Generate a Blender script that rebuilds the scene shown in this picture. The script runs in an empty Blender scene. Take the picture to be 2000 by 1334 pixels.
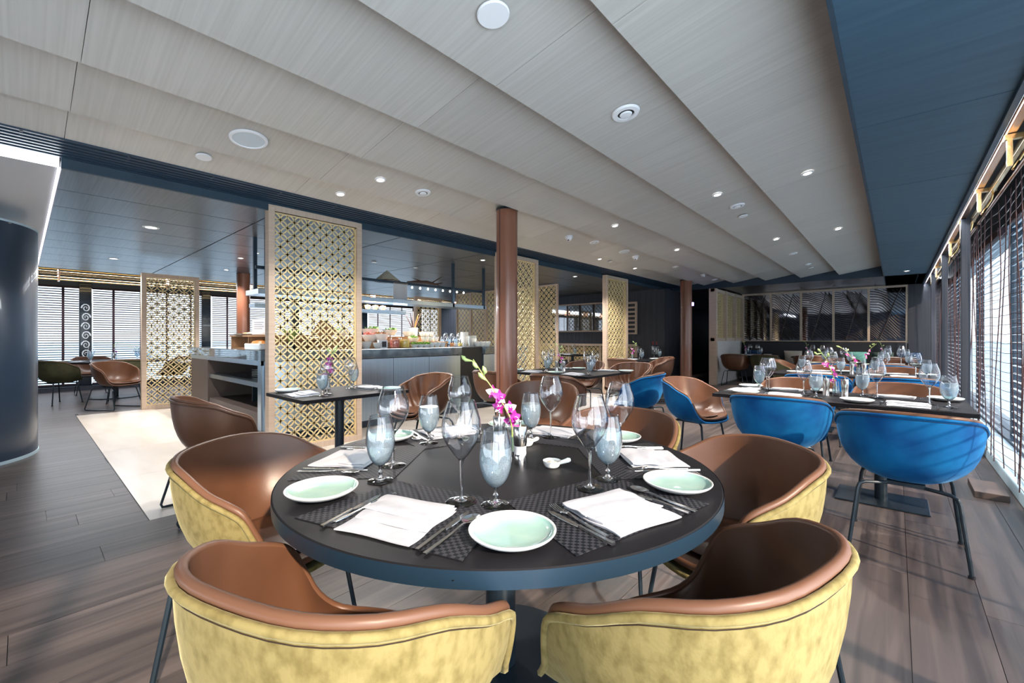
import bpy, math, random
from math import sin, cos, pi, radians as R, sqrt, atan2
from mathutils import Vector, Matrix
random.seed(7)
sc = bpy.context.scene
COL = sc.collection

# ------------------------------------------------------------------ camera, world, sun, exposure
CAM_H, FOC, VY, YAW = 1.2, 848.0, 660.0, R(41.5)
CS, SN = cos(YAW), sin(YAW)
cd = bpy.data.cameras.new('camera'); cam = bpy.data.objects.new('camera', cd); COL.objects.link(cam)
cam.location = (0, 0, CAM_H); cam.rotation_euler = (pi / 2, 0, YAW)
cd.sensor_width = 36; cd.lens = FOC / 2000 * 36; cd.shift_y = -(667 - VY) / 2000; cd.clip_start = .02; cd.clip_end = 5000
sc.camera = cam

w = bpy.data.worlds.new('world'); sc.world = w; w.use_nodes = True
nt = w.node_tree; nt.nodes.clear()
wo = nt.nodes.new('ShaderNodeOutputWorld'); bg = nt.nodes.new('ShaderNodeBackground')
tc = nt.nodes.new('ShaderNodeTexCoord'); sp = nt.nodes.new('ShaderNodeSeparateXYZ'); cr = nt.nodes.new('ShaderNodeValToRGB')
nt.links.new(tc.outputs['Generated'], sp.inputs[0]); nt.links.new(sp.outputs['Z'], cr.inputs[0])
cr.color_ramp.elements[0].position = 0.0; cr.color_ramp.elements[0].color = (.90, .95, 1, 1)
cr.color_ramp.elements[1].position = .6; cr.color_ramp.elements[1].color = (.62, .76, 1, 1)
nt.links.new(cr.outputs[0], bg.inputs[0]); nt.links.new(bg.outputs[0], wo.inputs[0])
bg.inputs[1].default_value = 1.9
sd = bpy.data.lights.new('sun', 'SUN'); sd.energy = 7; sd.color = (1, .80, .60); sd.angle = R(1.5)
so = bpy.data.objects.new('sun', sd); COL.objects.link(so)
so.rotation_euler = Vector((-.82, .22, -.46)).to_track_quat('-Z', 'Y').to_euler()

def area(name, loc, d, sx, sy, e, col):
    l = bpy.data.lights.new(name, 'AREA'); l.shape = 'RECTANGLE'; l.size = sx; l.size_y = sy; l.energy = e; l.color = col
    o = bpy.data.objects.new(name, l); COL.objects.link(o); o.location = loc; o.rotation_euler = Vector(d).to_track_quat('-Z', 'Y').to_euler(); return o
for _y in (-2.3, -.7, .9):
    area('near_window_fill', (.90, _y, 1.25), (-1, .05, .22), 1.3, 1.9, 30, (.84, .92, 1))  # added fill lamps inside the unseen near windows, gapped to reflect like panes
area('rear_low_fill', (-4.0, -3.3, .55), (0, 1, .35), 8.5, .8, 62, (.84, .92, 1))  # added low fill behind the camera; the rear wall has no window
area('soffit_strip_light', (.495, 6.6, 2.515), (-.55, 0, -.8), 17.5, .03, 300, (.88, .94, 1))
area('buffet_shelf_light', (-6.0, 3.9, 1.735), (0, 0, -1), .28, 3.7, 120, (.93, .96, 1))
area('recess_fill', (-12.9, 4.5, 2.66), (.5, 0, -1), 13, .7, 420, (.85, .92, 1))  # added fill hidden in the left ceiling recess, makes up for weak window daylight

sc.view_settings.view_transform = 'Standard'; sc.view_settings.look = 'None'
sc.view_settings.gamma = 1; sc.view_settings.use_curve_mapping = False
sc.view_settings.exposure = 0.5
cy = sc.cycles
cy.use_denoising = True; cy.max_bounces = 7; cy.diffuse_bounces = 4; cy.glossy_bounces = 4
cy.transmission_bounces = 6; cy.transparent_max_bounces = 24
cy.caustics_reflective = False; cy.caustics_refractive = False; cy.sample_clamp_indirect = 8; cy.blur_glossy = .5

def at(px, py, z):
    """pixel + height -> world point"""
    f = (z - CAM_H) * FOC / (VY - py); r = f * (px - 1000) / FOC
    return Vector((CS * r - SN * f, SN * r + CS * f, z))

def cw(r, f, z=0.):      # metres to the right / ahead of the camera -> world
    return Vector((CS * r - SN * f, SN * r + CS * f, z))

# ------------------------------------------------------------------ mesh helpers
class MB:
    def __init__(s): s.v = []; s.f = []; s.m = []
    def add(s, vs, fs, m=0):
        o = len(s.v); s.v += [tuple(p) for p in vs]; s.f += [tuple(o + i for i in f) for f in fs]; s.m += [m] * len(fs); return s
    def box(s, x0, x1, y0, y1, z0, z1, m=0):
        vs = [(x, y, z) for x in (x0, x1) for y in (y0, y1) for z in (z0, z1)]
        return s.add(vs, [(0, 1, 3, 2), (4, 6, 7, 5), (0, 4, 5, 1), (2, 3, 7, 6), (0, 2, 6, 4), (1, 5, 7, 3)], m)
    def tube(s, pts, r, n=8, m=0, cap=True, closed=False):
        pts = [Vector(p) for p in pts]; N = len(pts); vs = []; rs = r if isinstance(r, (list, tuple)) else [r] * N
        up = None
        for i, p in enumerate(pts):
            a = pts[(i - 1) % N] if (closed or i > 0) else p; b = pts[(i + 1) % N] if (closed or i < N - 1) else p
            t = (b - a); t = t.normalized() if t.length > 1e-9 else Vector((0, 0, 1))
            if up is None: up = Vector((0, 0, 1)) if abs(t.z) < .9 else Vector((1, 0, 0))
            sd_ = t.cross(up)
            if sd_.length < 1e-6: sd_ = t.cross(Vector((0, 1, 0)))
            sd_.normalize(); u = sd_.cross(t).normalized(); up = u
            for k in range(n):
                th = 2 * pi * k / n; vs.append(p + (sd_ * cos(th) + u * sin(th)) * rs[i])
        fs = []
        for i in range(N if closed else N - 1):
            j = (i + 1) % N
            for k in range(n):
                l = (k + 1) % n; fs.append((i * n + k, i * n + l, j * n + l, j * n + k))
        if cap and not closed: fs += [tuple(range(n))[::-1], tuple((N - 1) * n + k for k in range(n))]
        return s.add(vs, fs, m)
    def lathe(s, prof, n=24, c=(0, 0, 0), m=0, sx=1., sy=1.):
        vs = []; idx = []
        for (r, z) in prof:
            if r < 1e-6: idx.append([len(vs)] * n); vs.append((c[0], c[1], c[2] + z))
            else:
                idx.append([len(vs) + k for k in range(n)])
                vs += [(c[0] + r * sx * cos(2 * pi * k / n), c[1] + r * sy * sin(2 * pi * k / n), c[2] + z) for k in range(n)]
        fs = []
        for a, b in zip(idx, idx[1:]):
            for k in range(n):
                l = (k + 1) % n; q = []
                for i in (a[k], a[l], b[l], b[k]):
                    if i not in q: q.append(i)
                if len(q) > 2: fs.append(tuple(q))
        return s.add(vs, fs, m)
    def grid(s, rows, closed=False, m=0, flip=False):
        o = []; n = len(rows[0]); vs = [p for r in rows for p in r]
        for i in range(len(rows) - 1):
            for k in range(n if closed else n - 1):
                l = (k + 1) % n; q = (i * n + k, i * n + l, (i + 1) * n + l, (i + 1) * n + k)
                o.append(q[::-1] if flip else q)
        return s.add(vs, o, m)
    def xf(s, M, start=0):
        for i in range(start, len(s.v)): s.v[i] = tuple(M @ Vector(s.v[i]))
        return s
    def mesh(s, name, mats, smooth=40):
        me = bpy.data.meshes.new(name); me.from_pydata(s.v, [], s.f); me.validate()
        for mt in (mats if isinstance(mats, (list, tuple)) else [mats]): me.materials.append(mt)
        if isinstance(mats, (list, tuple)) and len(mats) > 1 and len(me.polygons) == len(s.m):
            me.polygons.foreach_set('material_index', s.m)
        if smooth:
            me.shade_smooth()
            try: me.set_sharp_from_angle(angle=R(smooth))
            except Exception: pass
        me.update(); return me

def ob(name, mb, mat=None, parent=None, loc=(0, 0, 0), rz=0., smooth=40, bevel=0, kind=None, label=None):
    me = mb.mesh(name, mat, smooth) if isinstance(mb, MB) else mb
    o = bpy.data.objects.new(name, me); COL.objects.link(o); o.location = loc; o.rotation_euler = (0, 0, rz)
    if parent: o.parent = parent
    if bevel:
        b = o.modifiers.new('bevel', 'BEVEL'); b.width = bevel; b.segments = 2; b.limit_method = 'ANGLE'; b.angle_limit = R(50)
    if kind: o['kind'] = kind
    if label: o['label'] = label
    return o

def tag(o, label, cat, group=None):
    o['label'] = label; o['category'] = cat
    if group: o['group'] = group
    return o

def thing(name, label, cat, loc=(0, 0, 0), rz=0., group=None):
    o = bpy.data.objects.new(name, None); COL.objects.link(o); o.empty_display_size = .1
    o.location = loc; o.rotation_euler = (0, 0, rz); return tag(o, label, cat, group)

KIDS = {}
def kids(o):
    return [c for c in bpy.data.objects if c.parent == o]
def dup(root, loc, rz, label, group=None, mats=None, scale=None, cat=None):
    ks = KIDS.get(root.name)
    if ks is None:
        ks = [(k, kids(k)) for k in kids(root)]; KIDS[root.name] = ks
    r = root.copy(); COL.objects.link(r); r.location = loc; r.rotation_euler = (0, 0, rz); r['label'] = label
    if group: r['group'] = group
    if cat: r['category'] = cat
    if scale: r.scale = (scale,) * 3 if not hasattr(scale, '__len__') else scale
    for k, gs in ks:
        c = k.copy(); COL.objects.link(c); c.parent = r
        for g in gs:
            d = g.copy(); COL.objects.link(d); d.parent = c
    return r

def struct(name, mb, mat, smooth=0, bevel=0, parent=None):
    o = ob(name, mb, mat, parent, smooth=smooth, bevel=bevel)
    if not parent: o['kind'] = 'structure'
    return o

# ------------------------------------------------------------------ materials
M = {}
def mat(name, col, rough=.5, metal=0., spec=.5, sheen=0., sheencol=None, coat=0., noise=None, bump=None, emit=None, alpha=None, trans=0., ior=1.45, aniso=0):
    """noise=(scale(x,y,z), colour2, contrast lo, hi) ; bump=(scale xyz, strength, dist)"""
    m = bpy.data.materials.new(name); m.use_nodes = True; n = m.node_tree; b = n.nodes['Principled BSDF']
    b.inputs['Base Color'].default_value = (*col, 1); b.inputs['Roughness'].default_value = rough
    b.inputs['Metallic'].default_value = metal; b.inputs['Specular IOR Level'].default_value = spec
    b.inputs['Sheen Weight'].default_value = sheen; b.inputs['Coat Weight'].default_value = coat
    if sheencol: b.inputs['Sheen Tint'].default_value = (*sheencol, 1)
    if sheen: b.inputs['Sheen Roughness'].default_value = .35
    b.inputs['Transmission Weight'].default_value = trans; b.inputs['IOR'].default_value = ior
    if emit: b.inputs['Emission Color'].default_value = (*emit[0], 1); b.inputs['Emission Strength'].default_value = emit[1]
    def nz(scale, detail=3):
        t = n.nodes.new('ShaderNodeTexCoord'); mp = n.nodes.new('ShaderNodeMapping'); x = n.nodes.new('ShaderNodeTexNoise')
        mp.inputs['Scale'].default_value = scale; x.inputs['Scale'].default_value = 1; x.inputs['Detail'].default_value = detail
        n.links.new(t.outputs['Object'], mp.inputs[0]); n.links.new(mp.outputs[0], x.inputs['Vector']); return x
    if noise:
        x = nz(noise[0]); r = n.nodes.new('ShaderNodeValToRGB')
        r.color_ramp.elements[0].position = noise[2]; r.color_ramp.elements[1].position = noise[3]
        r.color_ramp.elements[0].color = (*noise[1], 1); r.color_ramp.elements[1].color = (*col, 1)
        n.links.new(x.outputs[0], r.inputs[0]); n.links.new(r.outputs[0], b.inputs['Base Color'])
    if bump:
        x = nz(bump[0], 2); k = n.nodes.new('ShaderNodeBump'); k.inputs['Strength'].default_value = bump[1]; k.inputs['Distance'].default_value = bump[2]
        n.links.new(x.outputs[0], k.inputs['Height']); n.links.new(k.outputs[0], b.inputs['Normal'])
    M[name] = m; return m

mat('black_metal', (.012, .022, .032), .35, .3)
mat('table_top', (.013, .012, .014), .45, 0, .15, noise=((3, 3, 3), (.011, .011, .013), .3, .7))
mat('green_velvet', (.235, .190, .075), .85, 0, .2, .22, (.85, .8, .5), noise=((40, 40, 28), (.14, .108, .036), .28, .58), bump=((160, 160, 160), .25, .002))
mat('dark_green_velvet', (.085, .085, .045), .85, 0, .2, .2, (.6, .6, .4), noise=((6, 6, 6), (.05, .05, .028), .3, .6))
mat('blue_velvet', (.003, .125, .33), .8, 0, .2, .35, (.25, .6, 1.), noise=((5, 5, 4), (.001, .055, .20), .32, .6), bump=((150, 150, 150), .2, .002))
mat('leather', (.125, .055, .029), .38, 0, .5, noise=((5, 5, 5), (.088, .037, .019), .3, .7), bump=((90, 90, 90), .15, .001))
mat('dark_leather', (.12, .055, .032), .36, 0, .55, noise=((5, 5, 5), (.08, .035, .02), .3, .7), bump=((90, 90, 90), .15, .001))
mat('leather_rim', (.135, .063, .036), .40, 0, .4)
mat('stitch', (.03, .018, .01), .8)
mat('oak', (.62, .48, .37), .5, noise=((2, 2, 40), (.52, .39, .29), .3, .7))
mat('oak_h', (.62, .48, .37), .5, noise=((40, 2, 2), (.52, .39, .29), .3, .7))
mat('gold_lattice', (.80, .63, .33), .42, .15)
mat('white_cloth', (.56, .57, .61), .85, noise=((9, 9, 9), (.48, .50, .56), .3, .7), bump=((25, 25, 25), .4, .006))
mat('celadon', (.36, .58, .53), .12, coat=.6, noise=((14, 14, 14), (.46, .66, .58), .3, .7))
mat('white_glaze', (.84, .85, .83), .15, coat=.5)
mat('steel', (.72, .70, .68), .14, 1.)
mat('brushed_steel', (.40, .48, .55), .28, 1., noise=((60, 60, 1), (.33, .41, .48), .3, .7))
mat('counter_stone', (.10, .13, .15), .08, 0, .7, noise=((9, 9, 9), (.05, .07, .09), .35, .65), coat=.5)
mat('red_wood', (.27, .11, .065), .28, 0, .5, noise=((6, 6, .8), (.20, .08, .048), .3, .7), coat=.3)
mat('dark_wood', (.060, .062, .075), .5, noise=((50, 50, .7), (.034, .037, .05), .3, .7))
mat('dark_blue', (.030, .055, .080), .5, 0, .4, noise=((3, 6, 3), (.022, .042, .065), .3, .7))
mat('edge_blue', (.012, .030, .052), .40)
mat('navy_trim', (.016, .035, .06), .35)
mat('black', (.008, .010, .014), .5)
mat('gloss_black', (.010, .018, .028), .12, coat=.5)
mat('pillar_blue', (.028, .048, .08), .3, coat=.2)
mat('plain_grey', (.55, .55, .57), .6)
mat('seam_light', (.85, .86, .9), .5)
mat('copper', (.72, .40, .24), .25, 1.)
mat('copper_wire', (.07, .035, .035), .45, .5)
mat('brass', (.80, .55, .26), .22, 1.)
mat('marble', (.74, .68, .61), .22, 0, .5, noise=((.7, 3, 1), (.66, .59, .51), .35, .6))
mat('white_plastic', (.85, .85, .86), .4)
mat('lamp_glow', (1, 1, 1), .5, emit=((1, .95, .88), 9))
mat('strip_glow', (1, 1, 1), .5, emit=((.92, .96, 1), 5))
mat('joint_glow', (1, 1, 1), .5, emit=((.95, .9, 1), 1.6))
mat('speaker_grille', (.62, .68, .72), .6)
mat('magenta', (.42, .008, .26), .5, noise=((40, 40, 40), (.60, .12, .45), .30, .5))
mat('petal_white', (.85, .75, .82), .5)
mat('leaf', (.42, .55, .16), .5)
mat('leaf_pale', (.46, .60, .22), .5)
mat('salad', (.16, .32, .05), .6, noise=((60, 60, 60), (.35, .5, .12), .4, .6))
mat('red_food', (.55, .06, .03), .35, noise=((50, 50, 50), (.8, .35, .25), .35, .65))
mat('yellow_food', (.75, .50, .04), .35, noise=((60, 60, 60), (.9, .7, .2), .35, .65))
mat('orange_food', (.8, .32, .08), .4)
mat('crate_wood', (.42, .24, .12), .6, noise=((3, 30, 3), (.32, .17, .08), .3, .7))
mat('banquette', (.022, .024, .03), .5)
mat('teal_cushion', (.15, .42, .40), .8)
mat('cream_cushion', (.65, .58, .48), .8)
mat('navy_cushion', (.01, .05, .13), .8)
mat('olive_cushion', (.05, .08, .07), .8)
mat('mirror', (.42, .44, .48), .03, 1.)
mat('mirror_dark', (.34, .35, .39), .03, 1.)
mat('rib', (.035, .022, .02), .4)
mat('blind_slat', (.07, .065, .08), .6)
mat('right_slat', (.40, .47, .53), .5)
mat('tape', (.05, .025, .03), .7)
mat('sea', (.46, .63, .72), .6)
mat('sill', (.45, .60, .68), .35)
mat('card', (.82, .84, .88), .6)
mm = mat('paper', (.88, .90, .95), .7); _n = mm.node_tree; _t = _n.nodes.new('ShaderNodeBsdfTranslucent'); _x = _n.nodes.new('ShaderNodeMixShader'); _x.inputs[0].default_value = .6
_n.links.new(_n.nodes['Principled BSDF'].outputs[0], _x.inputs[1]); _n.links.new(_t.outputs[0], _x.inputs[2]); _n.links.new(_x.outputs[0], _n.nodes['Material Output'].inputs[0])
mat('ink', (.05, .05, .06), .7)
mat('straw', (.85, .80, .66), .7, noise=((20, 20, 60), (.55, .46, .3), .3, .7))
mat('twig', (.07, .035, .025), .7)
mat('bottle_red', (.35, .02, .02), .3)
mat('cabinet_dark', (.008, .022, .028), .45)
mat('plinth_wood', (.10, .075, .065), .5)
mat('lamp_orange', (1, .4, .1), .5, emit=((1, .35, .08), 4))
mat('violet_glow', (1, 1, 1), .5, emit=((.35, .25, 1), 12))
mat('white_wood', (.74, .72, .69), .55, noise=((3, 3, 30), (.68, .65, .61), .3, .7))

def thin_glass(name, tint=(.93, .97, 1), ior=1.5, rough=.0, haze=0., gain=1., edge=(.50, .58, .66)):
    m = bpy.data.materials.new(name); m.use_nodes = True; n = m.node_tree; n.nodes.clear()
    out = n.nodes.new('ShaderNodeOutputMaterial'); mx = n.nodes.new('ShaderNodeMixShader'); tr = n.nodes.new('ShaderNodeBsdfTransparent')
    gl = n.nodes.new('ShaderNodeBsdfGlossy'); lw = n.nodes.new('ShaderNodeLayerWeight'); lw.inputs[0].default_value = .5
    fr = n.nodes.new('ShaderNodeMath'); fr.operation = 'POWER'; fr.inputs[1].default_value = 3.2; n.links.new(lw.outputs['Facing'], fr.inputs[0]); mu = n.nodes.new('ShaderNodeMath'); mu.operation = 'MULTIPLY_ADD'
    mu.inputs[1].default_value = gain; mu.inputs[2].default_value = .06; mu.use_clamp = True
    tm = n.nodes.new('ShaderNodeMix'); tm.data_type = 'RGBA'; pw = n.nodes.new('ShaderNodeMath'); pw.operation = 'POWER'; pw.inputs[1].default_value = 4.
    tm.inputs['A'].default_value = (*tint, 1); tm.inputs['B'].default_value = (*edge, 1)
    n.links.new(lw.outputs['Facing'], pw.inputs[0]); n.links.new(pw.outputs[0], tm.inputs['Factor']); n.links.new(tm.outputs['Result'], tr.inputs[0]); gl.inputs['Roughness'].default_value = rough
    n.links.new(fr.outputs[0], mu.inputs[0]); n.links.new(mu.outputs[0], mx.inputs[0])
    n.links.new(tr.outputs[0], mx.inputs[1]); n.links.new(gl.outputs[0], mx.inputs[2]); last = mx
    if haze:
        df = n.nodes.new('ShaderNodeBsdfTranslucent'); d2 = n.nodes.new('ShaderNodeBsdfDiffuse'); ad = n.nodes.new('ShaderNodeMixShader'); m2 = n.nodes.new('ShaderNodeMixShader')
        df.inputs[0].default_value = (.74, .86, .93, 1); d2.inputs[0].default_value = (.74, .86, .93, 1); ad.inputs[0].default_value = .5
        n.links.new(df.outputs[0], ad.inputs[1]); n.links.new(d2.outputs[0], ad.inputs[2])
        m2.inputs[0].default_value = haze; _tc = n.nodes.new('ShaderNodeTexCoord'); _nz = n.nodes.new('ShaderNodeTexNoise'); _mr = n.nodes.new('ShaderNodeMapRange')
        _nz.inputs['Scale'].default_value = 420; _nz.inputs['Detail'].default_value = 2; _mr.inputs['To Min'].default_value = haze * .75; _mr.inputs['To Max'].default_value = haze * 1.3; _mr.inputs['From Min'].default_value = .3; _mr.inputs['From Max'].default_value = .7
        n.links.new(_tc.outputs['Object'], _nz.inputs['Vector']); n.links.new(_nz.outputs[0], _mr.inputs[0]); n.links.new(_mr.outputs[0], m2.inputs[0]); n.links.new(mx.outputs[0], m2.inputs[1]); n.links.new(ad.outputs[0], m2.inputs[2]); last = m2
    n.links.new(last.outputs[0], out.inputs[0]); M[name] = m; return m
thin_glass('glass', (.985, .99, 1), 1.5, 0., 0., 1.5, (.66, .74, .82))
thin_glass('stem_glass', (.90, .95, .99), 1.55, .02, 0., 1.8, (.70, .78, .86))
thin_glass('frost', (.72, .84, .90), 1.33, .08, .30, 1.)
mat('solid_glass', (1, 1, 1), .0, trans=1., ior=1.5)
thin_glass('window_glass', (.98, .99, 1), 1.45, 0, 0, .25, (.93, .97, 1))

def mapped(name, rough, scale, cols, kind='wood', metal=0.):
    """stretched-noise grain in generated object space with per-object tint"""
    m = bpy.data.materials.new(name); m.use_nodes = True; n = m.node_tree; b = n.nodes['Principled BSDF']
    t = n.nodes.new('ShaderNodeTexCoord'); mp = n.nodes.new('ShaderNodeMapping'); x = n.nodes.new('ShaderNodeTexNoise'); r = n.nodes.new('ShaderNodeValToRGB')
    oi = n.nodes.new('ShaderNodeObjectInfo'); ad = n.nodes.new('ShaderNodeVectorMath'); ad.operation = 'ADD'
    sc2 = n.nodes.new('ShaderNodeVectorMath'); sc2.operation = 'SCALE'; sc2.inputs['Scale'].default_value = 37.
    cb = n.nodes.new('ShaderNodeCombineXYZ')
    for i in range(3): n.links.new(oi.outputs['Random'], cb.inputs[i])
    n.links.new(cb.outputs[0], sc2.inputs[0])
    n.links.new(t.outputs['Object'], mp.inputs[0]); mp.inputs['Scale'].default_value = scale
    n.links.new(mp.outputs[0], ad.inputs[0]); n.links.new(sc2.outputs[0], ad.inputs[1]); n.links.new(ad.outputs[0], x.inputs['Vector'])
    x.inputs['Scale'].default_value = 1; x.inputs['Detail'].default_value = 5; x.inputs['Distortion'].default_value = .6 if kind == 'wood' else 0
    n.links.new(x.outputs[0], r.inputs[0])
    e = r.color_ramp.elements; e[0].position = .33; e[0].color = (*cols[0], 1); e[1].position = .68; e[1].color = (*cols[1], 1)
    hs = n.nodes.new('ShaderNodeHueSaturation'); ma = n.nodes.new('ShaderNodeMath'); ma.operation = 'MULTIPLY_ADD'
    ma.inputs[1].default_value = .35 if kind == 'wood' else .10; ma.inputs[2].default_value = .82 if kind == 'wood' else .95
    n.links.new(oi.outputs['Random'], ma.inputs[0]); n.links.new(ma.outputs[0], hs.inputs['Value']); n.links.new(r.outputs[0], hs.inputs['Color'])
    n.links.new(hs.outputs[0], b.inputs['Base Color']); b.inputs['Roughness'].default_value = rough; b.inputs['Metallic'].default_value = metal
    M[name] = m; return m
mapped('floor_wood', .36, (22, 1.1, 1), ((.042, .034, .033), (.105, .084, .078)))
mapped('ceiling_metal', .45, (1.2, 60, 1), ((.50, .48, .445), (.57, .55, .515)), 'metal', .05)
mapped('dark_ceiling', .33, (1.2, 60, 1), ((.065, .072, .085), (.115, .122, .14)), 'metal', .5)
mapped('soffit', .5, (1.5, 20, 1), ((.032, .082, .128), (.045, .102, .155)), 'metal', .1)

def woven():
    m = bpy.data.materials.new('woven'); m.use_nodes = True; n = m.node_tree; b = n.nodes['Principled BSDF']
    t = n.nodes.new('ShaderNodeTexCoord'); mp = n.nodes.new('ShaderNodeMapping'); c = n.nodes.new('ShaderNodeTexChecker')
    mp.inputs['Scale'].default_value = (100, 100, 100); c.inputs['Scale'].default_value = 1
    c.inputs[1].default_value = (.005, .007, .011, 1); c.inputs[2].default_value = (.042, .042, .050, 1)
    bu = n.nodes.new('ShaderNodeBump'); bu.inputs['Strength'].default_value = .8; bu.inputs['Distance'].default_value = .003
    n.links.new(t.outputs['Object'], mp.inputs[0]); n.links.new(mp.outputs[0], c.inputs[0]); n.links.new(c.outputs['Color'], b.inputs['Base Color'])
    n.links.new(c.outputs['Fac'], bu.inputs['Height']); n.links.new(bu.outputs[0], b.inputs['Normal']); b.inputs['Roughness'].default_value = .6; b.inputs['Specular IOR Level'].default_value = .25
    M['woven'] = m
woven()

# ------------------------------------------------------------------ levels
CEIL, CEIL2, XR, XL, YF, YB = 2.60, 2.50, .95, -14.0, 14.4, -3.6
Y_MARB, X_MARB0, X_MARB1 = .56, -9.46, -3.68

# ------------------------------------------------------------------ floor
def floor():
    fl = struct('floor', MB().box(XL - .3, XR + .3, YB, 16.5, -.12, -.006), M['black'])
    pw, pl = .248, 1.9; x = .043 - 4 * pw; rows = []
    x = .043 + 4 * pw
    far = MB(); shared = None; n = 0
    while x > XL:
        y = YB - random.random() * pl
        while y < 16.4:
            y0, y1 = max(y, YB), min(y + pl, 16.4); xa, xb = x - pw, x
            xb = min(xb, XR)
            y += pl
            if y1 - y0 < .05 or xb - xa < .03: continue
            segs = [(xa, xb, y0, y1)]
            if xa < X_MARB1 and xb > X_MARB0 and y1 > Y_MARB:
                if y0 >= Y_MARB and y0 < 8.2:
                    if xb > X_MARB1: segs = [(X_MARB1 + .004, xb, y0, min(y1, 99))]
                    elif xa < X_MARB0: segs = [(xa, X_MARB0 - .004, y0, y1)]
                    elif y1 > 8.2: segs = [(xa, xb, 8.204, y1)]
                    else: continue
                elif y0 < Y_MARB:
                    segs = [(xa, xb, y0, Y_MARB - .004)]
                    if xb > X_MARB1: segs.append((X_MARB1 + .004, xb, Y_MARB - .004, y1))
            for (a, b_, c, d) in segs:
                if b_ - a < .02 or d - c < .05: continue
                cx, cy_ = (a + b_) / 2, (c + d) / 2
                dist = math.hypot(cx, cy_); fwd = -SN * cx + CS * cy_
                if fwd > -.6 and dist < 8.2 and n < 290:
                    hx, hy = (b_ - a) / 2 - .0012, (d - c) / 2 - .0012
                    ob('plank', MB().box(-hx, hx, -hy, hy, -.006, 0), M['floor_wood'], fl, (cx, cy_, 0), smooth=0); n += 1
                else:
                    far.box(a + .0012, b_ - .0012, c + .0012, d - .0012, -.006, 0)
        x -= pw
    o = ob('distant_planks', far, M['floor_wood'], fl, smooth=0, kind='stuff')
    xs = X_MARB1; tw, tl = 1.284, 2.55
    while xs > X_MARB0 + .1:
        ys = Y_MARB
        while ys < 8.15:
            x0 = max(xs - tw, X_MARB0); y1 = min(ys + tl, 8.2)
            hx, hy = (xs - x0) / 2 - .0012, (y1 - ys) / 2 - .0012
            ob('marble_tile', MB().box(-hx, hx, -hy, hy, -.006, .0005), M['marble'], fl, ((xs + x0) / 2, (ys + y1) / 2, 0), smooth=0)
            ys += tl
        xs -= tw
floor()

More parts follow.
